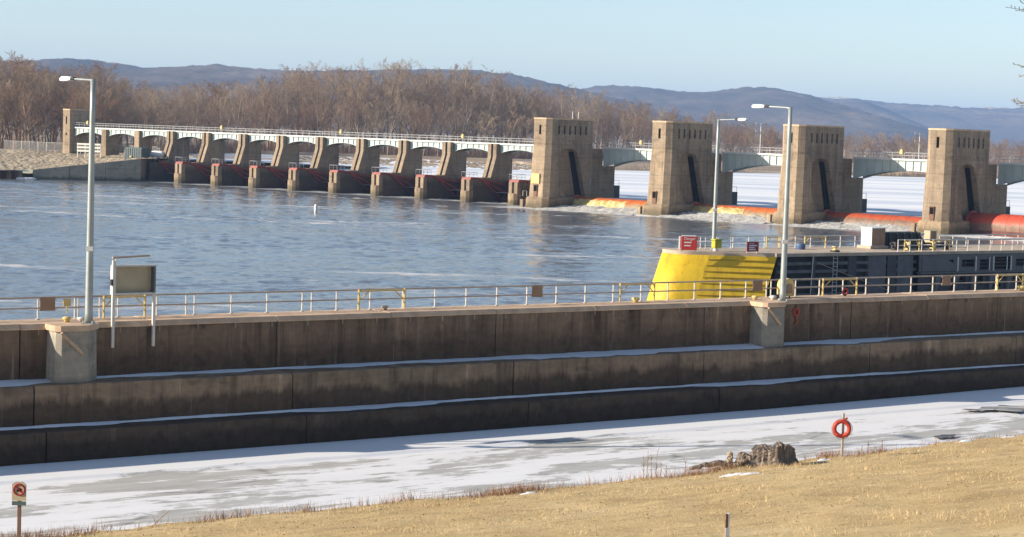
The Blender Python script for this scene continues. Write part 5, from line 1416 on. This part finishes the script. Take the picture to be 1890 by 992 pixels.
specs = [('bark_grey', 0.42, 13, 0.22), ('bark_tan', 0.36, 14, 0.25), ('bark_tan', 0.46, 12, 0.18), ('bark_grey', 0.38, 14, 0.30), ('bark_red', 0.48, 13, 0.12), ('bark_red', 0.44, 14, 0.10), ('bark_red', 0.52, 12, 0.08), ('bark_grey', 0.50, 12, 0.2)]
for k, (mt, sp, lb, fi) in enumerate(specs):
    wd, tg = gen_tree(200 + k, spread=sp, limbs=lb, first=fi)
    Vw, Fw = tube_arrays(scale_r(wd, 0.0016), 5); Vt, Ft = tube_arrays(scale_r(tg, 0.00062), 3)
    PROTO.append((np_mesh('trunk', Vw, Fw, True), np_mesh('crown', Vt, Ft, False), mt, (Vw, Fw, Vt, Ft)))
    PROTO[-1][0].materials.append(M['trunk']); PROTO[-1][1].materials.append(M[mt])
SKY_X = [-60, 0, 25, 50, 75, 100, 122, 140, 160, 200, 260, 300, 320, 345, 380, 420, 460, 490, 515, 540, 565, 600, 640, 700, 760, 820, 880, 950, 1020, 1100, 1200, 1280]
SKY_Y = [50, 44, 54, 66, 66, 67, 60, 76, 86, 84, 84, 87, 76, 68, 64, 64, 61, 66, 68, 63, 76, 84, 92, 101, 112, 122, 134, 143, 148, 150, 156, 158]
def shore_y(X): return float(np.interp(X, SX, SY))
trees = []
MARKS = [(-99, 40, 'at the left edge'), (40, 95, 'behind the slim end tower'), (95, 150, 'behind the left lamp post'), (150, 230, 'behind the abutment'), (230, 300, 'behind the second and third small piers'), (300, 370, 'behind the fourth small pier'), (370, 440, 'behind the fifth and sixth small piers'), (440, 520, 'behind the seventh small pier'), (520, 620, 'behind the last small piers'), (620, 700, 'behind the masted tower'), (700, 770, 'behind the span right of the masted tower'), (770, 850, 'behind the second tower and far lamp'), (850, 925, 'behind the span left of the right lamp'), (925, 1000, 'behind the third tower'), (1000, 1090, 'behind the span left of the last tower'), (1090, 1170, 'behind the last tower'), (1170, 1400, 'at the right edge')]
def plant(px, depth, frac, kinds, lab, grp, rnd=0.12, zoff=0.0):
    mk = [m_ for a_, b_, m_ in MARKS if a_ <= px < b_][0]
    lab = lab + ' ' + mk; grp = grp + ' ' + mk
    X = at_y(px, 170, depth).x; Y = depth
    gz0 = POOL + 0.8 + zoff
    ytop = float(np.interp(px, SKY_X, SKY_Y)); ztop = at_y(px, ytop, Y).z
    h = max(6.0, (ztop - gz0) * frac * rng.uniform(1 - rnd, 1 + rnd * 0.4))
    k = rng.choice(kinds)
    root = thing('bare_tree', lab, 'tree', (X, Y, gz0), rng.uniform(0, 6.28), grp)
    a = obj('trunk', PROTO[k][0], None, root); b = obj('crown', PROTO[k][1], None, root)
    wsc = h * rng.uniform(0.85, 1.15) if frac > 0.75 else h * rng.uniform(1.1, 1.5)
    for o in (a, b): o.scale = (wsc, wsc, h)
    trees.append(root)
# left woods on the bank behind the embankment
def depth_at(px):
    return float(np.interp(px, [-60, 150, 200, 300, 600, 650, 800, 1200], [640, 655, 760, 880, 890, 930, 1050, 1250]))
LABL = 'bare grey tree in the woods'
LABR = 'russet bushy tree in front of the woods'
LABM = 'tall bare tree in the woods'
LABT = 'bare tree in the lower far woods'
for row in range(3):
    for i in range(24):
        px = -45 + i * 11.0 + rng.uniform(-5, 5)
        plant(px, depth_at(px) + row * 22 + rng.uniform(-8, 8), [1.0, 0.93, 0.97][row] if row else 0.72, [0, 1, 3, 7] if row else [4, 5, 6, 7], LABL if row else LABR, 'left woods' if row else 'russet trees', 0.14)
for row in range(3):
    for i in range(30):
        px = 205 + i * 14.8 + rng.uniform(-6, 6)
        plant(px, depth_at(px) + row * 26 + rng.uniform(-8, 8), [0.62, 1.0, 0.97][row], ([4, 5, 6, 5] if px < 380 else [4, 7, 2, 6]) if row == 0 else [0, 1, 2, 3, 7], LABM if row else 'russet bushy tree at the far shore', 'middle woods' if row else 'russet shore trees', 0.12)
for row in range(3):
    for i in range(36):
        px = 640 + i * 16.5 + rng.uniform(-7, 7)
        plant(px, depth_at(px) + row * 45 + rng.uniform(-15, 15), [0.75, 1.0, 1.02][row], [0, 1, 2, 3, 4, 7] if row else [4, 5, 7, 1], LABT, 'lower woods', 0.15)
# woods further back, merged: nobody could count these
Vs, Fs, Vt_, Ft_ = [], [], [], []; oV = 0
small = []
for k in range(4):
    wd, tg = gen_tree(400 + k, spread=0.46, limbs=11, sub=6, sub2=5, tw=3, first=0.12)
    small.append(tube_arrays(scale_r(wd + tg, 0.0011), 3))
for i in range(330):
    px = rng.uniform(-70, 1270); dpt = depth_at(px) + rng.uniform(70, 190); X = at_y(px, 170, dpt).x
    ytop = float(np.interp(px, SKY_X, SKY_Y)); h = max(6, (at_y(px, ytop, dpt).z - POOL - 0.8) * rng.uniform(0.72, 0.98))
    V, F_ = small[i % 4]; a = rng.uniform(0, 6.28); c, s = math.cos(a), math.sin(a); w = h * rng.uniform(1.0, 1.3)
    Vs.append(np.stack([(V[:, 0] * c - V[:, 1] * s) * w + X, (V[:, 0] * s + V[:, 1] * c) * w + dpt, V[:, 2] * h + POOL + 0.8], -1)); Fs.append(F_ + oV); oV += len(V)
o = obj('deep_woods', np_mesh('deep_woods', np.concatenate(Vs), np.concatenate(Fs)), 'bark_deep')
tag(o, 'bare winter woods filling in behind the front trees', 'woods', kind='stuff')
# underbrush at the foot of the woods
n = 52000
px = NR.uniform(-70, 1270, n); dpt = np.interp(px, [-60, 150, 200, 300, 600, 650, 800, 1200], [640, 655, 760, 880, 890, 930, 1050, 1250]) + NR.uniform(-14, 60, n)
X = (px - CX) / F_PX * dpt * 0.999
brush = np.stack([X, dpt, np.full(n, POOL + 0.5)], -1)
blades('underbrush', brush, 4.6, 0.10, 0.6, 'bark_deep', 15, 'brown underbrush along the far shore', 'brush')
n = 7000
X = NR.uniform(8, 260, n); Y = np.interp(X, SX, SY) + 3 + np.abs(NR.normal(0, 10, n)); dn = fbm(X * 0.03, X * 0, 17, 4) > NR.uniform(0.3, 0.65, n); X, Y = X[dn], Y[dn]
blades('shore_scrub', np.stack([X, Y, np.full(len(X), POOL + 0.4)], -1), 2.2, 0.16, 0.8, 'bark_tan', 16, 'tan scrub on the far shore beyond the towers', 'scrub')
# ice rubble lying out on the pool behind the small piers
mb = MB(); r = random.Random(5)
for k in range(900):
    px = r.uniform(330, 660); yy = r.uniform(700, 835)
    X = at_y(px, 190, yy).x; s = r.uniform(0.3, 1.2)
    mb.tube((X - s, yy, POOL + 0.1), (X + s, yy + r.uniform(-.4, .4), POOL + 0.25), r.uniform(0.1, 0.35), 0.1, 4)
o = mb.build('ice_rubble', M['plain']); tag(o, 'broken brown and grey ice rubble on the frozen pool', 'ice rubble', kind='stuff')

# steel transmission poles behind the bridge
for px, yt, Yd, lab in ((892, 138, 900, 'pale steel power pole behind the right lamp post'), (1078, 150, 930, 'pale steel power pole left of the last tower')):
    zt = at_y(px, yt, Yd).z; X = at_y(px, yt, Yd).x
    t = thing('power_pole', lab, 'power pole', (X, Yd, POOL + 0.8), 0.3); h = zt - POOL - 0.8
    MB().tube((0, 0, -0.5), (0, 0, h), 0.30, 0.18, 8).build('pole', 'railw', t)
    for k, z in enumerate((h - 0.6, h - 4.0)):
        MB().tube((-2.6, 0, z + 0.9), (2.8, 0, z - 0.9), 0.13, 0.13, 5).build('cross_arm', 'railw', t)
        for x in (-2.4, 2.6): MB().tube((x, 0, z - x * 0.33), (x, 0, z - x * 0.33 - 0.9), 0.10, 0.06, 5).build('insulator', 'white', t)

# tree standing right of the picture; a few of its twigs reach in
t = thing('overhanging_tree', 'bare twig tips reaching in at the upper right edge', 'tree', (21.5, 50.0, gz_at(21.5, 50.0)), 0)
gz0 = gz_at(21.5, 50.0); tb = []
def L(q): return Vector(q) - Vector((21.5, 50.0, gz0))
trunk = [Vector((0, 0, -0.3)), Vector((0.1, 0, 5)), Vector((-0.1, 0, 11)), Vector((0.2, 0, 17))]
MB().path(trunk, [0.36, 0.30, 0.22, 0.05], 10).build('trunk', 'trunk', t)
for (tips, zf) in (([(1178, 2), (1190, 6), (1196, -4)], 0.95), ([(1187, 69), (1193, 84), (1196, 72)], 0.6), ([(1184, 111), (1188, 114), (1192, 117)], 0.5)):
    base = trunk[1].lerp(trunk[3], zf * 0.8); mb = MB()
    hub = L(at_y(1225, tips[0][1] + 12, 48.0))
    bp = [base.lerp(hub, f) + Vector((rng.uniform(-.15, .15), rng.uniform(-.15, .15), 0.5 * math.sin(f * 3.1) + rng.uniform(-.12, .12))) * (0 if f in (0.0, 1.0) else 1) for f in [k / 8 for k in range(9)]]
    mb.path(bp, [0.09 - 0.0085 * k for k in range(9)], 6)
    for k in range(2, 8):
        for _ in range(3):
            e0 = bp[k] + Vector((rng.uniform(-.1, .9), rng.uniform(-.5, .5), rng.uniform(-.2, .7))); mb.path([bp[k], bp[k].lerp(e0, 0.5) + Vector((0, 0, 0.08)), e0], [0.018, 0.012, 0.005], 4)
    for q in tips:
        e = L(at_y(q[0], q[1], 47.6)); md = hub.lerp(e, 0.5) + Vector((0, 0, 0.04))
        mb.path([hub, md, e], [0.012, 0.008, 0.004], 5)
        for k in range(4):
            c = md.lerp(e, 0.3 + 0.2 * k); mb.path([c, c + Vector((rng.uniform(-.08, .03), rng.uniform(-.08, .08), rng.uniform(-0.05, .09)))], [0.006, 0.011], 5)
    mb.build('branch', 'trunk', t)

# ================================================================== HAZE
o = MB().box(-9500, 9500, -150, 15600, -3.0, 285).build('haze', None); tag(o, kind='stuff')
mt = bpy.data.materials.new('haze_air'); mt.use_nodes = True; nt = mt.node_tree
nt.nodes.remove(nt.nodes['Principled BSDF'])
pv = nt.nodes.new('ShaderNodeVolumePrincipled'); pv.inputs['Color'].default_value = (0.38, 0.60, 1.0, 1); pv.inputs['Density'].default_value = 0.000085; pv.inputs['Anisotropy'].default_value = 0.0
nt.links.new(pv.outputs[0], nt.nodes['Material Output'].inputs['Volume'])
o.data.materials.append(mt)

# all opaque surfaces a little darker than first mixed (real-world albedos for the exposure above)
for mt in bpy.data.materials:
    if mt.name in ('river_water', 'haze_air', 'wooded_hill') or not mt.use_nodes: continue
    nt = mt.node_tree; p = nt.nodes.get('Principled BSDF')
    if p is None or not p.inputs['Base Color'].links: continue
    src = p.inputs['Base Color'].links[0].from_socket
    nt.links.new(mix(nt, 1.0, src, (0.82, 0.82, 0.82), 'MULTIPLY'), p.inputs['Base Color'])
